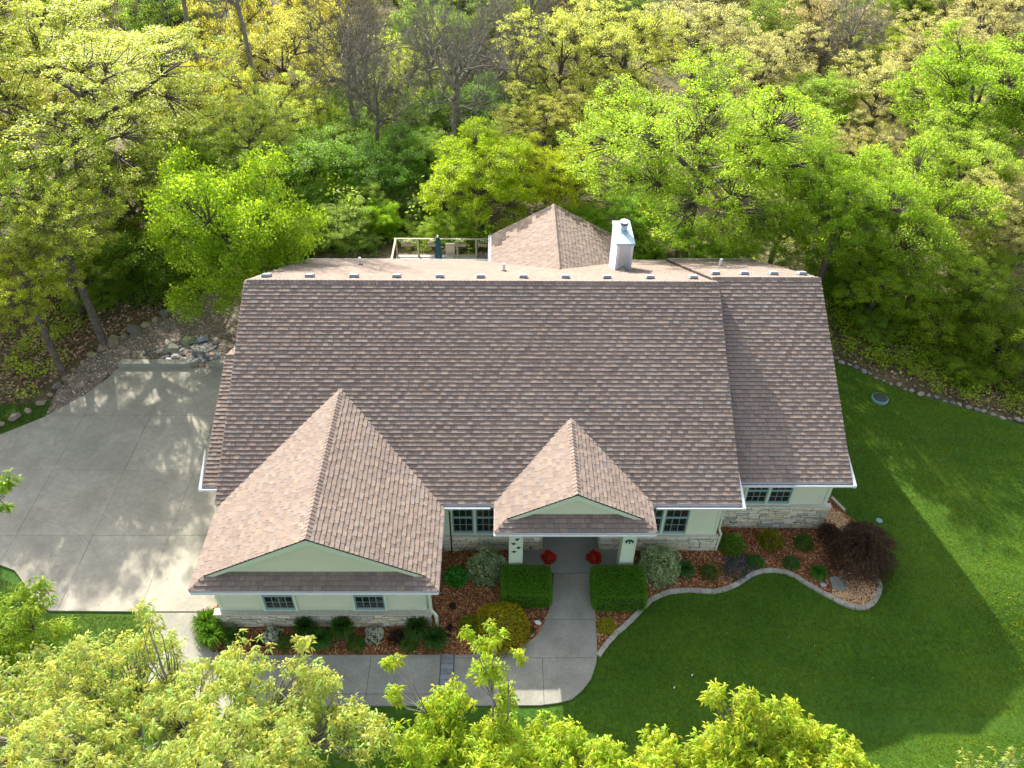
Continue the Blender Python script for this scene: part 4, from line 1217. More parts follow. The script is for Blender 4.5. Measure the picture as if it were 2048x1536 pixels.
hedge(-.06, 1.56, 14.32, 15.52, .78, 'box clipped dark green hedge left of the front walkway')
hedge(2.78, 4.50, 14.22, 15.50, .80, 'box clipped dark green hedge right of the front walkway')

GD = (.055, .16, .02); GM = (.075, .19, .02)
blades('daylily', -8.95, 13.72, .55, .5, 700, .012, (.15, .30, .025), 'light green daylily clump at the garage corner, the one farthest back', droop=.7, cat='daylily')
blades('daylily', -8.72, 13.3, .52, .5, 700, .012, (.15, .30, .025), 'light green daylily clump at the garage corner, the one spilling on the walkway', droop=.8, cat='daylily')
blades('ornamental_grass', -8.05, 13.3, .42, .34, 500, .010, (.06, .15, .02), 'small dark green clump right of the light green daylilies')
blades('ornamental_grass', -5.95, 13.45, .42, .62, 700, .009, (.045, .11, .015), 'dark tall grass clump below the left garage window, left of three')
blades('ornamental_grass', -5.45, 13.18, .42, .42, 560, .012, (.055, .16, .02), 'low spreading grass clump between the two tall ones')
blades('ornamental_grass', -4.82, 13.46, .44, .64, 720, .009, (.05, .125, .018), 'dark tall grass clump midway between the two garage windows')
blades('ornamental_grass', -2.58, 13.46, .46, .62, 760, .009, (.05, .12, .018), 'dark tall grass clump near the right garage corner, against the stone')
blades('ornamental_grass', -2.0, 13.18, .46, .48, 640, .009, (.05, .13, .02), 'dark grass clump near the right garage corner, closest to the walkway')
shrub('low_shrub', -6.5, 13.16, .3, .26, 900, .05, (.07, .17, .02), 'small green mound right of the left white flowering plant')
shrub('low_shrub', -4.38, 13.12, .3, .26, 900, .05, (.075, .18, .02), 'small green mound in front of the middle tall grass')
shrub('low_shrub', -2.82, 13.14, .3, .28, 900, .05, (.08, .19, .02), 'small green mound left of the grass nearest the walkway')
for x, lb in ((-6.95, 'round clump of white flowers below the left garage window'), (-3.88, 'round clump of white flowers below the right garage window')):
    shrub('white_flower_clump', x, 13.42, .27, .26, 500, .05, (.06, .13, .03), lb, 'flowers', tips=((.78, .80, .80), 1.6), asp=1.0, lump=.2)
shrub('bronze_plant', -7.35, 13.2, .24, .2, 260, .07, (.06, .045, .02), 'dark bronze leaved plant left of the left white flowers', 'plant', shell=.2)
shrub('bronze_plant', -3.2, 13.35, .3, .3, 420, .07, (.055, .04, .02), 'dark bronze leaved plant right of the right white flowers', 'plant', shell=.2)
shrub('hosta', -1.5, 15.5, .4, .36, 420, .14, (.06, .24, .03), 'vivid green broad leaved hosta below the rain chain', 'hosta', asp=.75)
shrub('variegated_shrub', -.5, 15.78, .66, .72, 3600, .075, (.36, .48, .25), 'grey green variegated shrub left of the left porch column', tips=((.62, .70, .46), .35), lump=.16)
shrub('variegated_shrub', 5.12, 15.85, .70, .74, 4000, .075, (.36, .48, .23), 'grey green variegated shrub right of the right porch column', tips=((.62, .70, .46), .35), lump=.16)
shrub('gold_shrub', -.02, 13.62, .88, .78, 6000, .055, (.24, .31, .014), 'big round gold and green shrub in front of the left hedge', tips=((.60, .46, .01), .45), lump=.1)
shrub('gold_shrub', -1.0, 13.72, .36, .36, 1500, .05, (.25, .32, .015), 'small yellow green shrub touching the left side of the big gold shrub', tips=((.38, .40, .02), .3))
shrub('yellow_plant', 3.2, 13.72, .32, .3, 1100, .05, (.42, .42, .012), 'bright yellow low plant in the bed point right of the walkway', 'plant', lump=.2)
shrub('dark_seedling', -1.55, 14.45, .13, .12, 90, .07, (.035, .05, .02), 'tiny dark plant alone in the left bed mulch, nearer the hosta', 'plant')
shrub('dark_seedling', -1.62, 13.7, .13, .1, 90, .07, (.035, .02, .035), 'tiny purple plant alone in the left bed mulch, nearer the walkway', 'plant')
shrub('dark_seedling', .92, 13.62, .12, .08, 80, .08, (.03, .08, .03), 'tiny green plant by the walkway curve, below the white shell', 'plant')
blades('daylily', 5.9, 15.72, .38, .36, 520, .013, (.05, .14, .03), 'dark green strap leaved clump right of the right variegated shrub', cat='daylily')
shrub('low_shrub', 6.72, 15.68, .33, .32, 1300, .045, (.07, .14, .015), 'small olive green juniper mound in the right bed', tips=((.17, .17, .02), .15), lump=.2)
shrub('arborvitae', 7.72, 16.72, .42, .55, 3000, .045, (.075, .19, .012), 'upright green globe shrub at the corner of the main wall', tips=((.16, .28, .02), .25), lump=.16)
shrub('gold_shrub', 9.05, 16.92, .42, .50, 2600, .045, (.19, .22, .012), 'gold and olive globe shrub below the wing wall', tips=((.42, .36, .012), .35), lump=.16)
shrub('low_shrub', 10.15, 16.85, .34, .42, 1800, .045, (.06, .16, .012), 'green shrub half hidden by the purple barberry')
shrub('blue_flower_clump', 7.68, 15.86, .5, .24, 1500, .045, (.055, .12, .04), 'low patch of small blue flowers in the right bed', 'flowers', tips=((.06, .09, .42), .28), lump=.25)
shrub('low_shrub', 8.34, 16.1, .31, .28, 1400, .045, (.045, .17, .03), 'neat green mound just right of the blue flowers')
shrub('low_shrub', 9.52, 16.05, .30, .26, 1300, .045, (.045, .17, .03), 'neat green mound below and right of the gold globe shrub')
blades('daylily', 10.26, 15.6, .34, .34, 480, .012, (.06, .17, .02), 'spiky green clump left of the purple barberry', cat='daylily')
def barberry(x, y, r, h, label, n):
    z = float(H(x, y)) + .04
    t = empty('barberry', (x, y, z), label, 'shrub')
    mb = MB(); tips = []
    for k in range(150):
        a = rng.uniform(0, 2 * PI); e = rng.uniform(0, 1) ** .6
        d = np.array([math.cos(a) * e, math.sin(a) * e, 0])
        p1 = np.array([x, y, z]) + d * r * .35 + [0, 0, h * (.75 - .2 * e)]
        p2 = np.array([x, y, z]) + d * r * .72 + [0, 0, h * (1.02 - .35 * e)] + rng.normal(0, .03, 3)
        p3 = np.array([x, y, z]) + d * r * 1.08 + [0, 0, h * (1.0 - .62 * e)] + rng.normal(0, .05, 3)
        mb.tube([(x + d[0] * .08, y + d[1] * .08, z - .02), p1, p2, p3], [.012, .009, .006, .003], 3, cap=False)
        for q in (p1, p2, p3):
            pass
        tips.append((p1, p2, p3))
    mb.build('branch', mat('barberry_twig', (.075, .045, .035), .9), t)
    T = np.array(tips)
    i = rng.integers(0, len(T), n); s = rng.uniform(0, 2, n); j = s.astype(int); fr = (s - j)[:, None]
    c = T[i, j] * (1 - fr) + T[i, j + 1] * fr + rng.normal(0, .04, (n, 3))
    c[: n // 2] = dome(n // 2, r * .97, h * .95, .3) + [x, y, z + h * .1]
    leafy('foliage', leaf_quads(c, .052, .4, .6), leaf_cols(n, .4, .2), (.11, .065, .042), t, (x, y, z))
barberry(11.75, 16.15, 1.2, 1.5, 'large dark purple barberry at the outer end of the right bed', 24000)
barberry(11.05, 17.15, .42, .6, 'small dark purple barberry against the wing wall corner', 2200)

for x, y, lb in ((1.50, 15.98, 'pot of red flowers beside the left hedge on the porch'), (2.98, 15.98, 'pot of red flowers beside the right hedge on the porch')):
    t = empty('flower_pot', (x, y, .12), lb, 'flower pot', 'red flower pots on the porch')
    MB().lathe((x, y, .12), [(.11, 0), (.15, .26), (.17, .27), (.17, .31), (.14, .31)], 16).build('pot', M_TERRA, t)
    c = dome(420, .23, .22) + [x, y, .46]
    leafy('foliage', leaf_quads(c, .06), leaf_cols(420), (.05, .10, .02), t, (x, y, .46))
    c = dome(360, .225, .25, .9, lump=.25) + [x, y, .49]
    leafy('blossom', leaf_quads(c, .075, .8, .9), leaf_cols(360, .3, .05), (.62, .035, .022), t, (x, y, .49))

# lids, markers and garden stones
mh = empty('access_lid', (15.3, 24.15, float(H(15.3, 24.15))), 'round green plastic tank lid in the grass below the stone border', 'lid')
MB().lathe((15.3, 24.15, float(H(15.3, 24.15))), [(.33, 0), (.33, .14), (.30, .16)], 24).build('rim', M_PLASTIC, mh)
MB().lathe((15.3, 24.15, float(H(15.3, 24.15)) + .162), [(.29, 0), (.2, .03), (.02, .045)], 24).build('dome', mat('lid_dark', (.035, .05, .045), .5), mh)
tag(MB().lathe((13.1, 17.9, float(H(13.1, 17.9)) + .01), [(.11, 0), (.11, .04), (.08, .05)], 16).build('lawn_marker', M_PLASTIC), 'small pale green round cap in the grass beyond the barberry', 'lid')
zf = .075
tag(MB().prism([(10.62, 15.5, zf + .03), (10.6, 15.1, zf + .03), (10.95, 14.98, zf + .03), (11.1, 15.3, zf + .03), (10.85, 15.55, zf + .03)], [(10.62, 15.5, zf - .03), (10.6, 15.1, zf - .03), (10.95, 14.98, zf - .03), (11.1, 15.3, zf - .03), (10.85, 15.55, zf - .03)]).build('stepping_stone', mat('slate', (.20, .21, .18), .8, noise=(5, .8, 1.2))), 'flat grey green stepping stone at the tip of the right bed', 'stepping stone')
tag(rock_mesh(MB(), (10.35, 15.25, .08), .1, (.34, .32, .29), 5).build('garden_stone', M_ROCK), 'small grey stone left of the flat stepping stone', 'stone')
sh_ = MB()
for k in range(9):
    t0 = -1.1 + k * .27
    c0 = (1.12, 13.85, .06)
tag(rock_mesh(MB(), (1.1, 13.85, .10), .10, (.72, .76, .80), 22, .8).build('white_shell', M_ROCK), 'white garden shell in the mulch beside the walkway curve', 'ornament')
for i, (x, y, lb) in enumerate(((5.0, 13.0 - 1.2, 'longer white petal on the shaded lawn in front of the hedge'), (5.6, 12.2, 'short white petal on the shaded lawn, right of the longer one'))):
    tag(MB().obox((x, y, float(H(x, y)) + .07), (.015, .03, 0), (.012, -.006, 0), (0, 0, .004)).build('fallen_petal', M_PAPER), lb, 'petal')

# ================================================================== TREES
def kmeans(X, k, it=8, g=rng):
    k = min(k, len(X))
    c = X[g.choice(len(X), k, replace=False)]
    for _ in range(it):
        lab = ((X[:, None] - c[None]) ** 2).sum(2).argmin(1)
        for i in range(k):
            if (lab == i).any(): c[i] = X[lab == i].mean(0)
    return lab, c

def wood_mesh(name, clumps, base, fork, r0, m, g, k1=7, k2=4, twigs=True, bare=0, lean=(0, 0)):
    """trunk, limbs, branches and twigs that reach every clump centre"""
    mb = MB()
    base = np.array(base, float); fork = np.array(fork, float)
    mid = (base + fork) / 2 + [lean[0] * .4 + g.normal(0, .08), lean[1] * .4, 0]
    top = clumps[:, 2].max()
    lead = np.array([clumps[:, 0].mean(), clumps[:, 1].mean(), fork[2] + (top - fork[2]) * .65])
    mb.tube([base - [0, 0, .3], base + [0, 0, .15], mid, fork, (fork + lead) / 2 + g.normal(0, .15, 3), lead], [r0 * 1.5, r0 * 1.12, r0, r0 * .85, r0 * .5, r0 * .16], 8, cap=False)
    lab, cen = kmeans(clumps, k1, g=g)
    tips = []
    for i in range(len(cen)):
        grp = clumps[lab == i]
        if not len(grp): continue
        hfrac = np.clip((grp[:, 2].mean() - fork[2]) / max(.1, top - fork[2]), 0, .8)
        s = fork + (lead - fork) * hfrac * .8
        e = s + (cen[i] - s) * .55
        m1 = (s + e) / 2 + g.normal(0, .12, 3) * np.linalg.norm(e - s) * .5 + [0, 0, .08 * np.linalg.norm(e - s)]
        r1 = r0 * .52 * (len(grp) / len(clumps) * k1) ** .4
        mb.tube([s, m1, e], [r1, r1 * .75, r1 * .5], 5, cap=False)
        l2, c2 = kmeans(grp, k2, g=g)
        for j in range(len(c2)):
            sub = grp[l2 == j]
            if not len(sub): continue
            n1 = e + (c2[j] - e) * .6
            m2 = (e + n1) / 2 + g.normal(0, .1, 3) * np.linalg.norm(n1 - e)
            mb.tube([m1 * .3 + e * .7, m2, n1], [r1 * .5, r1 * .38, r1 * .24], 4, cap=False)
            for c in sub:
                mt = (n1 + c) / 2 + g.normal(0, .12, 3) * np.linalg.norm(c - n1)
                if twigs: mb.tube([m2 * .3 + n1 * .7, mt, c], [r1 * .2, r1 * .12, r1 * .05], 3, cap=False)
                if bare:
                    L = bare * g.uniform(.6, 1.2)
                    for q in range(4):
                        st = mt + (c - mt) * g.uniform(.0, 1)
                        d = unit((c - n1) / (np.linalg.norm(c - n1) + 1e-6) + g.normal(0, .55, 3) + [0, 0, .25]) * L * g.uniform(.5, 1)
                        p1 = st + d * .5 + g.normal(0, .05, 3); p2 = st + d
                        mb.tube([st, p1, p2], [.014, .009, .004], 3, cap=False)
                        for w2 in range(3):
                            d2 = unit(d + g.normal(0, .5, 3) * L) * L * .45
                            mb.tube([p1, p1 + d2], [.007, .003], 3, cap=False)
    return mb.mesh(name, m, (0, 0, 0), smooth=True)

def lobes_points(lobes, n, g, shell=.45):
    L = np.array([(l + (l[3],))[:5] if len(l) == 4 else l[:5] for l in lobes], float)
    vol = (L[:, 3] ** 2 * L[:, 4]) ** .8
    i = g.choice(len(L), n, p=vol / vol.sum())
    u = g.normal(size=(n, 3)); u /= np.linalg.norm(u, axis=1)[:, None]
    u[:, 2] = np.where(g.random(n) < .3, np.abs(u[:, 2]), u[:, 2])
    k = (shell + (1 - shell) * g.random(n)) ** .7
    return L[i, :3] + u * k[:, None] * L[i][:, [3, 3, 4]]

def leaf_cloud(clumps, per, cr, size, g, up=.5, asp=.55, flat=.6, spread=.28, yel=.14, keep=1.0):
    n = len(clumps) * per
    c = np.repeat(clumps, per, axis=0)
    sc = np.repeat(g.uniform(.65, 1.25, len(clumps)), per)[:, None]
    off = g.normal(size=(n, 3)); off /= np.linalg.norm(off, axis=1)[:, None]
    off *= (g.random((n, 1)) ** .45) * cr * sc
    off[:, 2] *= flat
    c = c + off
    Q = leaf_quads(c, size, up, asp, g)
    cc = np.repeat(g.uniform(.86, 1.14, len(clumps)), per)[:, None]
    return Q, leaf_cols(n, spread, yel, g) * cc

# templates at radius 1, half height 1 scale 4 m
def default_lobes(g, R=4.0, HH=4.0, n=15):
    out = [(0, 0, 0, R * .5, HH * .55)]
    for k in range(n):
        a = 2 * PI * k * .618 + g.uniform(-.3, .3); zz = -.62 + 1.3 * k / n
        rr = math.sqrt(max(.05, 1 - zz * zz * .8)) * R * g.uniform(.5, .74)
        out.append((math.cos(a) * rr, math.sin(a) * rr, zz * HH * .78, R * g.uniform(.2, .4), HH * g.uniform(.14, .28)))
    return out
KIND = {   # clumps, leaves per clump, clump radius, leaf size, up, flat, fork (k1,k2)
    'dense': (460, 100, .52, .12, .55, .75), 'medium': (460, 96, .42, .098, .5, .6), 'medium2': (640, 88, .34, .085, .55, .6),
    'big': (1150, 78, .26, .06, .6, .6), 'bigoak': (600, 84, .28, .062, .7, .4), 'oak': (560, 104, .36, .08, .75, .42), 'sparse': (340, 74, .34, .088, .5, .6), 'sparse2': (600, 58, .27, .08, .55, .6)}
TPL = {}
for kind, (nc, per, cr, sz, up, fl) in KIND.items():
    for v in range(1 if kind in ('big', 'bigoak', 'dense') else 2):
        g = np.random.default_rng(hash_seed := (sum(map(ord, kind)) * 7 + v))
        cl = lobes_points(default_lobes(g), nc, g)
        Q, C = leaf_cloud(cl, per, cr, sz, g, up, .6, fl)
        leaves = quads_mesh('crown_leaves', Q, C, M_LEAF)
        wood = {}
        for hh in (1,):    # a long trunk; what is not needed stands below the ground
            base = (0, 0, -4 - (1.5 if hh == 0 else 6.5)); 
            wood[hh] = wood_mesh('trunk_wood', cl, base, (0, 0, -3.0), .22, M_BARK, g)
        TPL[kind, v] = (leaves, wood)
for v in range(2):
    g = np.random.default_rng(900 + v)
    cl = lobes_points(default_lobes(g), 150, g)
    wood = {}
    for hh in (1,):
        wood[hh] = wood_mesh('trunk_wood', cl, (g.normal() * .4, .3, -4 - (1.5 if hh == 0 else 6.5)), (0, 0, -2.4), .2, M_BARKGREY, g, bare=1.3)
    TPL['bare', v] = (None, wood)

def tree(name, x, y, zc, R, HH, kind, color, label, v=0, rot=None, group=None):
    z0 = float(H(x, y))
    t = empty(name, (x, y, z0), label, 'tree' if 'shrub' not in name else 'shrub', group)
    leaves, wood = TPL[kind, v if kind != 'dense' else 0]
    rot = rng.uniform(0, 2 * PI) if rot is None else rot
    gap = (zc - HH) - z0
    hh = 1
    sx, sz = R / 4.0, HH / 4.0
    o = bpy.data.objects.new('trunk', wood[hh]); COL.objects.link(o); o.parent = t
    o.location = (0, 0, zc - z0); o.rotation_euler.z = rot; o.scale = (sx, sx, sz)
    if kind == 'bare': o.name = 'branches'
    if leaves:
        o = bpy.data.objects.new('crown', leaves); COL.objects.link(o); o.parent = t
        o.location = (0, 0, zc - z0); o.rotation_euler.z = rot; o.scale = (sx, sx, sz); o.color = (*color, 1)
    return t

TREES=[
('maple_tree', -11.17, 30.0, 4.27, 3.8, 5.0, 'dense', (0.24, 0.35, 0.02), 'vivid green maple at the rear left corner of the house'),
('oak_tree', -18.82, 35, 7.84, 7.0, 5.0, 'bigoak', (0.35, 0.4, 0.07), 'broad pale yellow oak with dark spreading limbs, left of the vivid green maple'),
('oak_tree', -25.83, 46, 7.27, 5.9, 4.73, 'oak', (0.35, 0.4, 0.07), 'pale yellow oak filling the top left corner of the photo'),
('oak_tree', -19.24, 30, 6.12, 3.7, 3.2, 'sparse', (0.28, 0.36, 0.05), 'pale oak at the left edge just below the broad oak limbs'),
('oak_tree', -18.63, 36, 2.44, 4.25, 3.15, 'sparse', (0.27, 0.3, 0.045), 'pale yellow oak touching the left side of the vivid green maple'),
('oak_tree', -17.85, 47, 3.34, 3.89, 4.05, 'sparse', (0.33, 0.33, 0.04), 'thin yellow oak with two dark trunks above the vivid green maple'),
('oak_tree', -18.51, 58, 3.53, 4.25, 5.07, 'sparse', (0.34, 0.32, 0.05), 'tall thin yellow oak behind the two trunked oak'),
('oak_tree', -14.69, 54, 2.93, 4.25, 4.73, 'sparse', (0.33, 0.33, 0.09), 'pale thin oak between the yellow oaks and the grey bare trees'),
('budding_tree', -13.91, 62, 2.3, 3.54, 6.19, 'sparse', (0.35, 0.33, 0.06), 'slender yellow tree just left of the grey bare trees'),
('small_tree', -13.2, 45, 3.15, 3.3, 3.15, 'sparse', (0.3, 0.356, 0.055), 'low light green tree above the top of the vivid maple'),
('small_tree', -19.22, 31.5, 1.3, 2.6, 2.0, 'medium', (0.18, 0.264, 0.022), 'dark green shrubby tree shading the bank behind the rock edging'),
('small_tree', -16.38, 33, 0.9, 3.3, 2.7, 'dense', (0.135, 0.224, 0.022), 'deep green small tree above the brown leaf litter'),
('small_tree', -18.14, 25.5, 4.78, 2.6, 2.4, 'sparse', (0.285, 0.33, 0.022), 'yellow green tree reaching in over the left bank'),
('bare_tree', -9.62, 50, 4.67, 3.78, 5.18, 'bare', (0.0, 0.0, 0.0), 'dense grey leafless tree at the top centre left, thick with twigs'),
('bare_tree', -7.55, 46, 3.8, 2.83, 4.28, 'bare', (0, 0, 0), 'grey leafless tree right of the densest bare tree'),
('budding_tree', -6.69, 55, 1.64, 3.54, 4.73, 'sparse', (0.33, 0.383, 0.088), 'pale soft green tree between the bare trees'),
('bare_tree', -2.81, 45, 6.17, 4.01, 5.86, 'bare', (0, 0, 0), 'leaning bare tree with a dark forked trunk'),
('bare_tree', -0.25, 56, 3.32, 4.01, 5.63, 'bare', (0, 0, 0), 'leafless tree left of the golden oaks'),
('small_tree', -4.05, 50, 0.96, 3.78, 2.93, 'medium', (0.15, 0.251, 0.033), 'dark green low tree behind the leaning bare tree'),
('small_tree', -0.24, 52, 0.49, 3.54, 2.7, 'dense', (0.12, 0.238, 0.022), 'dark green low tree under the leafless tree beside the golden oaks'),
('woodland_tree', -3.3, 72, 0.04, 5.31, 4.5, 'dense', (0.135, 0.211, 0.02), 'dark tree at the top edge behind the leaning bare tree'),
('oak_tree', 3.41, 50, 4.76, 4.72, 4.5, 'sparse2', (0.34, 0.37, 0.09), 'golden tan oak left of the pair behind the big green maple'),
('oak_tree', 8.37, 55, 3.72, 4.96, 4.73, 'sparse2', (0.34, 0.37, 0.09), 'golden tan oak right of the pair behind the big green maple'),
('budding_tree', 2.33, 44, 3.38, 3.3, 2.25, 'sparse2', (0.32, 0.33, 0.06), 'low tan tree above the bright yellow maple'),
('maple_tree', 9.08, 35.2, 5.72, 7.0, 5.3, 'big', (0.27, 0.38, 0.03), 'biggest green maple, standing behind the chimney'),
('maple_tree', -1.18, 37.5, 3.12, 3.78, 3.6, 'medium2', (0.27, 0.36, 0.01), 'bright yellow maple behind the deck railing'),
('small_tree', 2.7, 39, 2.39, 2.83, 2.93, 'medium2', (0.31, 0.36, 0.012), 'yellow green tree squeezed between the yellow maple and the biggest maple'),
('small_tree', -6.41, 38, 0.25, 1.3, 1.46, 'dense', (0.22, 0.36, 0.015), 'small round yellow green tree left of the deck'),
('budding_tree', 14.03, 60, 3.14, 4.72, 4.05, 'sparse2', (0.37, 0.37, 0.18), 'pinkish tan budding tree behind the top of the biggest maple'),
('budding_tree', 17.37, 54, 2.5, 4.72, 4.05, 'sparse2', (0.36, 0.35, 0.17), 'pinkish tan tree at the right shoulder of the biggest maple'),
('budding_tree', 24.13, 62, 2.58, 4.72, 4.5, 'sparse2', (0.36, 0.31, 0.19), 'pink tinged budding tree near the top edge with pale stems'),
('woodland_tree', 26.18, 76, -0.96, 5.19, 4.28, 'medium', (0.165, 0.251, 0.033), 'deep green tree at the top edge between the pinkish trees'),
('small_tree', 20.28, 50, 2.1, 3.07, 2.7, 'medium', (0.225, 0.33, 0.055), 'small fresh green tree in front of the pink tinged tree'),
('budding_tree', 23.67, 50, 2.44, 4.48, 3.83, 'sparse2', (0.4, 0.39, 0.18), 'pale cream tan tree right of the pink tinged tree'),
('woodland_tree', 30.18, 66, 2.11, 4.96, 4.28, 'medium2', (0.23, 0.33, 0.03), 'yellow green tree on the top edge above the cream tan tree'),
('budding_tree', 21.14, 45, 1.09, 3.07, 2.48, 'sparse2', (0.36, 0.34, 0.15), 'low tan tree in the gap right of the biggest maple'),
('budding_tree', 33.86, 60, 3.97, 4.72, 4.05, 'sparse2', (0.36, 0.34, 0.17), 'pale cream tree in the top right corner of the photo'),
('maple_tree', 25.18, 42, 5.6, 5.43, 4.73, 'medium2', (0.215, 0.32, 0.03), 'tall yellow green maple at the right edge below the cream tree'),
('maple_tree', 17.81, 32, 3.81, 4.4, 4.6, 'medium2', (0.225, 0.32, 0.03), 'wide yellow green tree right of the biggest maple'),
('oak_tree', 22.55, 32, 3.84, 2.6, 3.2, 'oak', (0.37, 0.36, 0.15), 'cream flowering oak cut by the right edge of the photo'),
('small_tree', 16.24, 32, 0.59, 2.4, 2.2, 'dense', (0.128, 0.224, 0.02), 'dark green tree right of the wing roof'),
('small_tree', 19.33, 28.6, 0.77, 2.6, 2.3, 'medium', (0.24, 0.317, 0.02), 'light green tree above the right hand rock edging'),
('evergreen_shrub', 21.0, 26.6, 0.95, 2.2, 2.2, 'dense', (0.15, 0.211, 0.013), 'dark feathery evergreen shrub at the right edge above the lawn'),
('small_tree', 17.72, 30, -0.28, 1.9, 1.6, 'medium', (0.195, 0.277, 0.022), 'small green tree between the wing roof and the evergreen'),
('small_tree', -10.79, 42, 1.41, 4.01, 2.93, 'medium', (0.18, 0.304, 0.033), 'green thicket tree right of the vivid green maple'),
('small_tree', -7.06, 43, 0.94, 3.78, 2.48, 'medium', (0.15, 0.29, 0.033), 'green thicket tree below the bare trees'),
('shrub', -8.47, 37, 0.52, 2.4, 1.7, 'medium', (0.27, 0.37, 0.066), 'light speckled shrub between the vivid maple and the deck'),
('shrub', -4.89, 40, -0.26, 2.2, 1.8, 'medium', (0.165, 0.251, 0.039), 'dull green shrub left of the bright yellow maple'),
('shrub', -10.56, 35.5, 0.23, 1.5, 1.2, 'dense', (0.12, 0.251, 0.022), 'deep green shrub low beside the rear roof corner'),
('shrub', 7.01, 37, 1.48, 2.0, 1.7, 'medium', (0.18, 0.317, 0.022), 'green shrub behind the chimney top'),
('shrub', 12.86, 33, 2.95, 2.4, 2.0, 'medium', (0.195, 0.304, 0.022), 'green shrub below the right side of the biggest maple'),
('oak_tree', -20.22, 44, 5.6, 4.25, 3.6, 'oak', (0.36, 0.38, 0.06), 'pale yellow oak between the broad limbed oak and the two trunked oak'),
('oak_tree', -23.61, 38, 6.36, 4.25, 3.6, 'oak', (0.4, 0.4, 0.09), 'pale oak crown cut by the left edge beside the broad limbed oak'),
('small_tree', -17.96, 40, 2.34, 3.78, 2.93, 'medium', (0.22, 0.3, 0.03), 'yellow green tree just above the left shoulder of the vivid green maple'),
('small_tree', -12.41, 38, 5.19, 3.07, 2.48, 'sparse', (0.24, 0.31, 0.04), 'thin leaved small tree right above the top of the vivid green maple'),
('small_tree', -10.25, 48, -0.17, 3.54, 2.48, 'medium', (0.21, 0.33, 0.039), 'green thicket tree at the feet of the grey bare trees'),
('small_tree', -13.01, 50, 0.57, 3.54, 2.7, 'sparse', (0.33, 0.383, 0.055), 'light thin tree left of the feet of the grey bare trees'),
('small_tree', -0.21, 45, 1.27, 3.3, 2.25, 'medium', (0.24, 0.33, 0.033), 'green tree behind the top of the bright yellow maple'),
('small_tree', -4.55, 44, 1.09, 2.83, 2.03, 'medium', (0.195, 0.317, 0.033), 'green bush at the foot of the leaning bare tree'),
('budding_tree', 5.36, 46, 2.7, 3.54, 2.7, 'sparse2', (0.34, 0.37, 0.05), 'golden green tree touching the left shoulder of the biggest maple'),
('woodland_tree', 27.38, 58, 1.83, 4.25, 3.38, 'medium2', (0.26, 0.31, 0.04), 'yellow green tree behind the cream tan tree'),
('budding_tree', 27.52, 52, 4.55, 4.01, 3.15, 'sparse2', (0.38, 0.36, 0.18), 'pale cream tree left of the tall yellow green maple'),
('small_tree', 16.54, 42, 1.87, 3.3, 2.25, 'medium', (0.2, 0.3, 0.03), 'fresh green tree in the gap behind the right side of the biggest maple'),
('small_tree', 22.3, 36, 4.28, 3.78, 3.38, 'medium2', (0.25, 0.34, 0.05), 'yellowish tree between the tall yellow green maple and the wide yellow green tree'),
('small_tree', 14.58, 31, 5.33, 3.2, 3.0, 'medium2', (0.21, 0.32, 0.02), 'bright green tree between the biggest maple and the wide yellow green tree'),
('small_tree', 20.92, 29.5, 2.29, 2.8, 2.4, 'medium2', (0.23, 0.32, 0.03), 'yellow green tree above the dark feathery evergreen'),
('small_tree', -17.24, 27.5, 5.97, 2.8, 2.4, 'sparse', (0.28, 0.33, 0.04), 'yellow green tree above the left bank, below the broad oak'),
('shrub', -7.76, 39.5, 0.61, 1.8, 1.4, 'medium', (0.27, 0.383, 0.055), 'pale green bush behind the small round yellow green tree'),
('shrub', -10.05, 40, 0.33, 2.4, 1.8, 'medium', (0.225, 0.37, 0.044), 'green bush touching the right side of the vivid green maple'),
('shrub', -2.73, 36.5, 0.84, 1.6, 1.3, 'medium', (0.22, 0.33, 0.02), 'yellow green bush behind the closed umbrella'),
('shrub', 4.45, 36.5, 0.88, 1.8, 1.5, 'medium', (0.18, 0.31, 0.02), 'green bush between the sunroom roof and the chimney'),
('shrub', 9.69, 34.5, 1.23, 2.0, 1.4, 'medium', (0.225, 0.37, 0.022), 'green bush below the trunk of the biggest maple'),
('shrub', -18.55, 31, -0.03, 2.0, 1.4, 'medium', (0.21, 0.33, 0.033), 'small green bush on the leaf littered bank'),
('small_tree', 16.58, 29.5, 2.4, 2.5, 2.2, 'medium2', (0.24, 0.34, 0.02), 'bright green tree hanging over the right edge of the wing roof'),
('shrub', 16.46, 28.6, 0.34, 1.5, 1.2, 'medium', (0.2, 0.31, 0.03), 'small bush near the start of the fieldstone border beside the wing'),
('shrub', 18.03, 26.6, -0.3, 1.5, 1.0, 'medium', (0.285, 0.383, 0.033), 'low bush behind the middle of the right fieldstone border'),
('shrub', 19.34, 25.6, 0.27, 1.3, 1.1, 'dense', (0.18, 0.264, 0.017), 'dark low bush left of the feathery evergreen'),
('small_tree', -15.97, 41, 1.86, 3.3, 2.7, 'medium2', (0.22, 0.33, 0.04), 'fresh green tree behind the top of the vivid green maple'),
('small_tree', -13.65, 46, -0.56, 3.54, 2.7, 'medium2', (0.27, 0.383, 0.044), 'green woodland tree between the vivid green maple and the thicket'),
('woodland_tree', -25.35, 64, 1.59, 4.25, 4.5, 'medium', (0.21, 0.29, 0.033), 'dark green tree near the top edge behind the pale stemmed bare tree'),
('small_tree', -10.99, 56, -1.97, 3.54, 2.93, 'medium2', (0.24, 0.356, 0.033), 'green tree seen through the grey bare trees'),
('small_tree', -5.62, 64, 1.73, 4.01, 3.83, 'medium', (0.18, 0.277, 0.033), 'green tree seen through the crown of the leaning bare tree'),
('shrub', -4.53, 37, -0.51, 1.4, 1.2, 'medium2', (0.255, 0.37, 0.033), 'green bush just beyond the left end of the deck railing'),
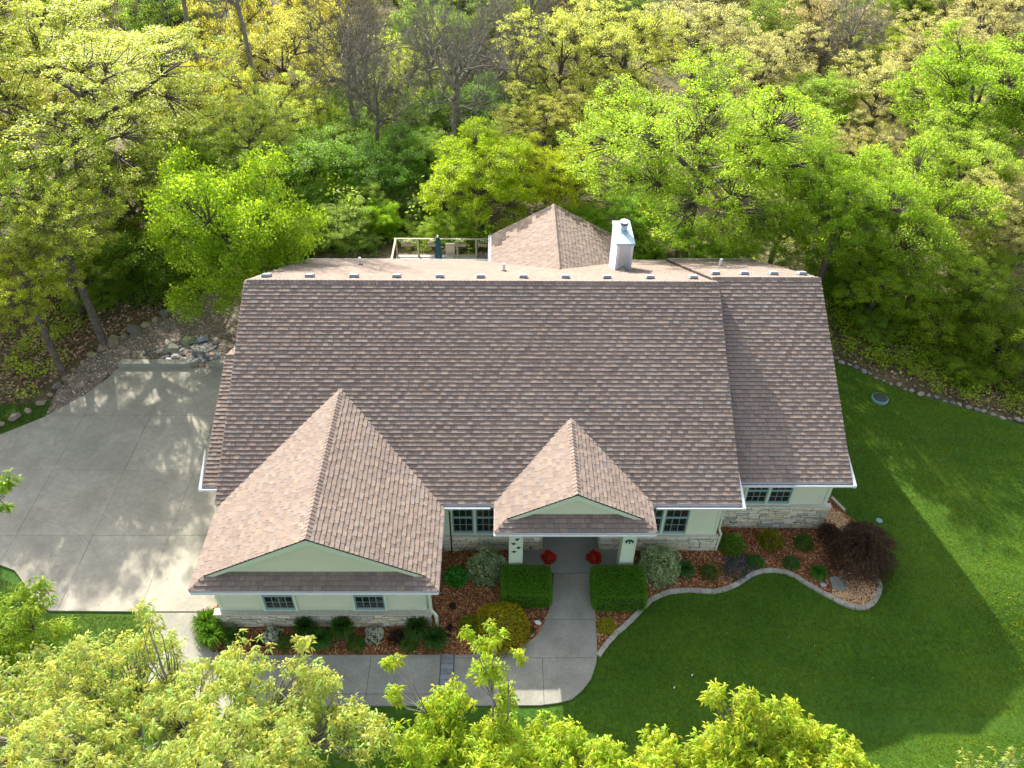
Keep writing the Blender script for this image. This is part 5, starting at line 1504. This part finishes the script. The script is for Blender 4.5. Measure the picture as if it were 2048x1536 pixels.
('shrub', -2.43, 37.2, -0.71, 1.4, 1.2, 'medium', (0.21, 0.343, 0.033), 'green bush just beyond the middle of the deck railing'),
('shrub', -1.09, 37, -0.34, 1.2, 1.2, 'medium2', (0.19, 0.3, 0.02), 'green bush beyond the deck railing, touching the sunroom roof edge'),
('shrub', 7.23, 35.5, 0.17, 1.5, 1.2, 'medium2', (0.225, 0.356, 0.033), 'green bush right of the chimney'),
('shrub', 11.36, 34, 0.98, 1.6, 1.2, 'medium', (0.255, 0.383, 0.033), 'green bush behind the far end of the wing roof'),
('shrub', -7.99, 36.5, -0.37, 1.8, 1.2, 'medium', (0.19, 0.3, 0.06), 'pale green bush left of the deck corner post'),
]
F1=[(-8.15, 7.0, 8.69, 0.8), (-6.92, 7.0, 9.52, 0.7), (-6.0, 7.2, 9.8, 0.45), (-5.74, 7.3, 10.6, 0.26), (-5.47, 7.2, 9.95, 0.25), (-5.5, 6.6, 9.44, 0.75), (-4.29, 6.6, 9.76, 0.6), (-4.08, 6.8, 10.25, 0.3), (-3.27, 6.8, 10.32, 0.28), (-3.23, 6.4, 9.65, 0.6), (-2.72, 6.5, 10.02, 0.28), (-2.38, 6.0, 9.63, 0.45), (-6.76, 6.0, 9.31, 1.0), (-4.63, 5.8, 9.73, 1.0), (-3.38, 5.7, 9.77, 0.8), (-8.2, 6.2, 8.9, 0.9), (-6.52, 5.2, 9.74, 1.0), (-3.97, 5.0, 10.03, 1.0), (-1.95, 5.7, 9.6, 0.4)]
F2=[(-1.64, 6.2, 10.26, 0.14), (-1.63, 6.4, 10.79, 0.14), (-0.78, 6.3, 9.84, 0.28), (-0.3, 6.4, 10.57, 0.24), (-0.14, 6.6, 11.29, 0.13), (-0.47, 6.5, 11.45, 0.09), (0.01, 6.3, 9.99, 0.2), (0.3, 6.4, 11.0, 0.11), (-0.33, 6.5, 10.97, 0.12), (-0.97, 6.0, 9.62, 0.4), (-0.03, 5.8, 9.62, 0.45), (0.68, 5.9, 9.32, 0.35), (1.06, 5.6, 9.29, 0.5), (-1.18, 5.6, 9.47, 0.55), (1.58, 5.5, 9.51, 0.35), (-0.03, 5.2, 9.53, 0.8)]
F3=[(2.53, 5.6, 9.45, 0.35), (3.25, 6.0, 10.4, 0.18), (3.71, 6.0, 10.55, 0.16), (3.67, 5.8, 10.17, 0.32), (4.09, 5.9, 10.29, 0.25), (4.47, 5.6, 9.78, 0.5), (3.4, 5.5, 9.67, 0.55), (5.07, 5.5, 9.99, 0.22), (4.05, 5.2, 9.5, 0.8), (5.11, 5.1, 9.9, 0.4), (2.11, 5.1, 9.75, 0.4)]
F4=[(-8.95, 8.2, 8.79, 0.5), (-8.59, 8.5, 9.37, 0.35), (-8.28, 8.3, 8.63, 0.3), (-9.25, 8.0, 7.92, 0.45), (-9.75, 8.1, 8.62, 0.8)]
F5=[(7.15, 5.3, 9.85, 0.35), (7.64, 5.3, 10.01, 0.3), (6.79, 5.2, 9.48, 0.3)]
F6=[(-10.05, 11.0, 9.67, 0.2), (-10.96, 11.0, 9.14, 0.5), (-10.29, 10.8, 9.06, 0.12)]

TINT_GAIN = 1.5      # the kinds list stores sunlit looking tints; this factor brightens them further
for i, (name, x, y, zc, R, HH, kind, col, label) in enumerate(TREES):
    tree(name, x, y, zc, R, HH, kind, tuple(c * TINT_GAIN for c in col), label, v=0 if kind in ('big', 'bigoak', 'dense') else i % 2)

# tall bare trees rising out of the picture
for x, y, zc, R, HH, lb in ((-18.3, 49, 13, 3.2, 10.5, 'tall pale stemmed bare tree near the top edge, left of the yellow oaks'), (-14.5, 47, 13, 2.8, 10.5, 'tall bare tree whose thin crown leaves the top of the photo'), (1.8, 60, 5.5, 3, 6.5, 'bare tree with pale limbs behind the golden oaks'), (24, 57, 4.2, 3.2, 4.6, 'bare pale limbed tree among the pinkish budding trees')):
    tree('bare_tree', x, y, zc, R, HH, 'bare', (0, 0, 0), lb, v=int(x) % 2)

# woodland beyond, too far and dense to tell apart from here
g = np.random.default_rng(5)
pal = [(.17, .22, .03), (.10, .17, .025), (.24, .24, .05), (.22, .19, .08), (.07, .12, .02), (.26, .26, .10)]
k = 0
tone = ['yellow green', 'mid green', 'pale yellow', 'tan', 'dark green', 'pale lime']
for row, (y, n, R) in enumerate(((66, 9, 4.2), (76, 10, 4.8), (88, 11, 5.4), (101, 12, 6))):
    for j in range(n):
        x = (-1 + 2 * (j + .5) / n) * y * .78 + g.normal() * 1.5
        pi = int(g.integers(len(pal)))
        side = 'far left' if j < n * .2 else 'left of centre' if j < n * .42 else 'in the middle' if j < n * .58 else 'right of centre' if j < n * .8 else 'far right'
        kd = ['medium', 'oak', 'sparse', 'dense', 'sparse2'][g.integers(5)]
        z0 = float(H(x, y)); HH = g.uniform(3.4, 5.2)
        shape = 'thin crowned' if 'sparse' in kd else 'flat topped' if kd == 'oak' else 'full crowned'
        lbl = '%s %s woodland tree %s, in the %s background row' % (shape, tone[pi], side, ['nearest', 'second', 'third', 'farthest'][row])
        tree('woodland_tree', x, y + g.normal() * 2, z0 + HH + g.uniform(.8, 2.4), R * g.uniform(.85, 1.15), HH, kd, tuple(c * TINT_GAIN for c in pal[pi]), lbl, v=k % 2, group='distant woodland trees')
        k += 1
tree('oak_tree', -24.5, 36.5, 10.5, 4.4, 4.0, 'sparse2', (.50, .57, .10), 'tall pale oak mostly outside the left edge, beside the broad limbed oak', v=1)
for x, y, zc, R, HH, lb in ((-9.2, 54, 4.6, 3.0, 4.8, 'leafless grey tree behind the two densest bare trees'), (-4.6, 52, 4.4, 2.8, 4.8, 'leafless grey tree just left of the leaning bare tree'), (.9, 49, 4.2, 2.6, 4.2, 'leafless grey tree right of the leaning bare tree')):
    tree('bare_tree', x, y, zc, R, HH, 'bare', (0, 0, 0), lb, v=int(y) % 2)
for x, y, lb in ((-28, 38, 'farther tree standing outside the left edge of the photo'), (-24, 28, 'nearer tree standing outside the left edge of the photo'), (30, 30, 'nearer tree standing outside the right edge of the photo'), (33, 40, 'farther tree standing outside the right edge of the photo')):
    tree('small_tree', x, y, 6.5, 4.2, 4.4, 'medium', (.15, .2, .02), lb, group='trees beside the photo edge')

# undergrowth: leaf clumps over the whole woodland floor
g = np.random.default_rng(11)
n = 2700
px_ = g.uniform(-62, 62, n); py_ = 32 + (g.random(n) ** 1.25) * 62
ok = ~((px_ > -9.5) & (px_ < 12.5) & (py_ < 35.8)) & (np.abs(px_) < py_ * .95) & ~((px_ < -12) & (px_ > -22) & (py_ < 36))
px_, py_ = px_[ok], py_[ok]
hh = g.uniform(.1, 1.5, len(px_)) + g.uniform(0, 1.9, len(px_)) * (py_ > 38)
cl = np.column_stack([px_, py_, H(px_, py_) + hh])
Q, C = leaf_cloud(cl, 40, .95, .205, g, .6, .6, .6, spread=.35, yel=.2)
o = place('undergrowth', quads_mesh('undergrowth', Q, C, M_LEAF, (0, 0, 0)), (0, 0, 0))
o.color = (.42, .56, .05, 1)
tag(o, 'fresh green undergrowth covering the woodland floor behind the house', 'undergrowth', kind='stuff')
# low plants on the left bank and behind the fieldstone border
px_ = np.concatenate([g.uniform(-24, -18.6, 60), g.uniform(13.2, 26, 330)]); py_ = np.concatenate([g.uniform(24, 31, 60), g.uniform(22, 31.5, 330)])
ok = (px_ < 0) | (py_ > np.interp(px_, [13.2, 14.6, 17, 20.6, 26], [27.6, 26.5, 24.6, 22.9, 20.8]) + .45)
px_, py_ = px_[ok], py_[ok]
cl = np.column_stack([px_, py_, H(px_, py_) + g.uniform(.05, .5, len(px_))])
Q, C = leaf_cloud(cl, 70, .55, .11, g, .6, .6, .6, spread=.35, yel=.2)
o = place('undergrowth', quads_mesh('undergrowth', Q, C, M_LEAF, (0, 0, 0)), (0, 0, 0))
o.color = (.34, .46, .03, 1)
tag(o, 'low green plants along the wooded edges beside the lawn and the gravel', 'undergrowth', kind='stuff')

# ---- foreground trees: drooping leaf whorls big enough to see one by one
def whorls(clumps, per, cr, size, g, colvar=(.3, .2), droop=.55):
    """each whorl: 6 pointed leaves spreading and hanging from a twig tip"""
    n = len(clumps) * per
    c = np.repeat(clumps, per, axis=0)
    off = g.normal(size=(n, 3)); off /= np.linalg.norm(off, axis=1)[:, None]
    c = c + off * (g.random((n, 1)) ** .4) * (np.repeat(cr, per)[:, None] if hasattr(cr, '__len__') else cr) * [1, 1, .8]
    K = 7
    C = np.repeat(c, K, axis=0); m_ = len(C)
    a = g.uniform(0, 2 * PI, m_)
    d = np.column_stack([np.cos(a), np.sin(a), -g.uniform(-.15, 1.3, m_) * droop]); d /= np.linalg.norm(d, axis=1)[:, None]
    sd = np.cross(d, [0, 0, 1.]) + g.normal(0, .25, (m_, 3)); sd /= np.linalg.norm(sd, axis=1)[:, None]
    s = (size * g.uniform(.6, 1.25, m_))[:, None]
    st = C + d * s * .08
    md = C + d * s * .55 + [0, 0, .04] * s * 1.5
    tp = C + d * s * 1.0 - np.array([0, 0, 1]) * s * .28
    w1 = sd * s * .13
    fold = np.array([0, 0, -1]) * s * .05
    Q = np.concatenate([np.stack([st, md + w1 + fold, tp, md], 1), np.stack([st, md, tp, md - w1 + fold], 1)])
    cv = np.repeat(leaf_cols(n, colvar[0], colvar[1], g), K, axis=0) * g.uniform(.85, 1.15, (m_, 1))
    return Q, np.tile(cv, (2, 1)), c
def near_tree(name, base, fork, lobes, nc, per, size, color, label, r0=.16, k1=7, k2=4, seed=1, cr=None, colvar=(.3, .2)):
    g = np.random.default_rng(seed)
    base = np.array(base, float); base[2] = float(H(base[0], base[1]))
    L = np.array(lobes)
    vol = L[:, 3] ** 2.2
    cnt = np.maximum(2, (vol / vol.sum() * nc).round().astype(int))
    cl, rr = [], []
    for (x, y, z, r), k_ in zip(lobes, cnt):
        u = g.normal(size=(k_, 3)); u /= np.linalg.norm(u, axis=1)[:, None]
        cl.append(np.array([x, y, z]) + u * (g.random((k_, 1)) ** .4) * r * [1, 1, .9]); rr += [min(.17, r * .7)] * k_
    cl = np.concatenate(cl); rr = np.array(rr)
    t = empty(name, tuple(base), label, 'tree')
    wm = wood_mesh('trunk', cl, base, fork, r0, M_BARKGREY, g, k1, k2)
    Q, C, cc = whorls(cl, per, rr, size, g, colvar)
    place('trunk', wm, (0, 0, 0), t)
    place('crown', quads_mesh('crown', Q, C, M_LEAF, (0, 0, 0)), (0, 0, 0), t).color = (*color, 1)
    return t
near_tree('oak_tree', (-5.2, 5.2, 0), (-5.0, 5.4, 6.0), F1, 1000, 8, .098, (.50, .57, .14), 'pale yellow leaved young oak filling the bottom left of the photo', seed=3)
near_tree('hickory_tree', (-.3, 4.6, 0), (-.3, 4.9, 6.2), F2, 520, 8, .102, (.40, .52, .03), 'bright yellow green tree at the bottom centre with one tall bare tipped shoot', seed=4, r0=.13)
near_tree('hickory_tree', (3.9, 4.3, 0), (3.9, 4.6, 6.4), F3, 480, 8, .106, (.42, .52, .03), 'bright yellow green treetop at the bottom edge in front of the lawn', seed=5, r0=.13)
near_tree('young_tree', (-9.4, 8.0, 0), (-9.4, 8.0, 5.0), F4, 260, 7, .11, (.33, .46, .04), 'fresh green treetop at the left edge above the pale oak', seed=6, r0=.1)
near_tree('young_tree', (7.2, 4.6, 0), (7.2, 4.8, 7.0), [(x, y, z - .25, r * .8) for x, y, z, r in F5], 34, 3, .075, (.34, .40, .08), 'wispy tan treetop in the bottom right corner', seed=8, r0=.06)
near_tree('young_tree', (-12.6, 10.5, 0), (-12.5, 10.6, 6.0), F6, 40, 6, .16, (.24, .38, .03), 'leafy twig tip poking in at the left edge over the driveway', seed=9, r0=.08)
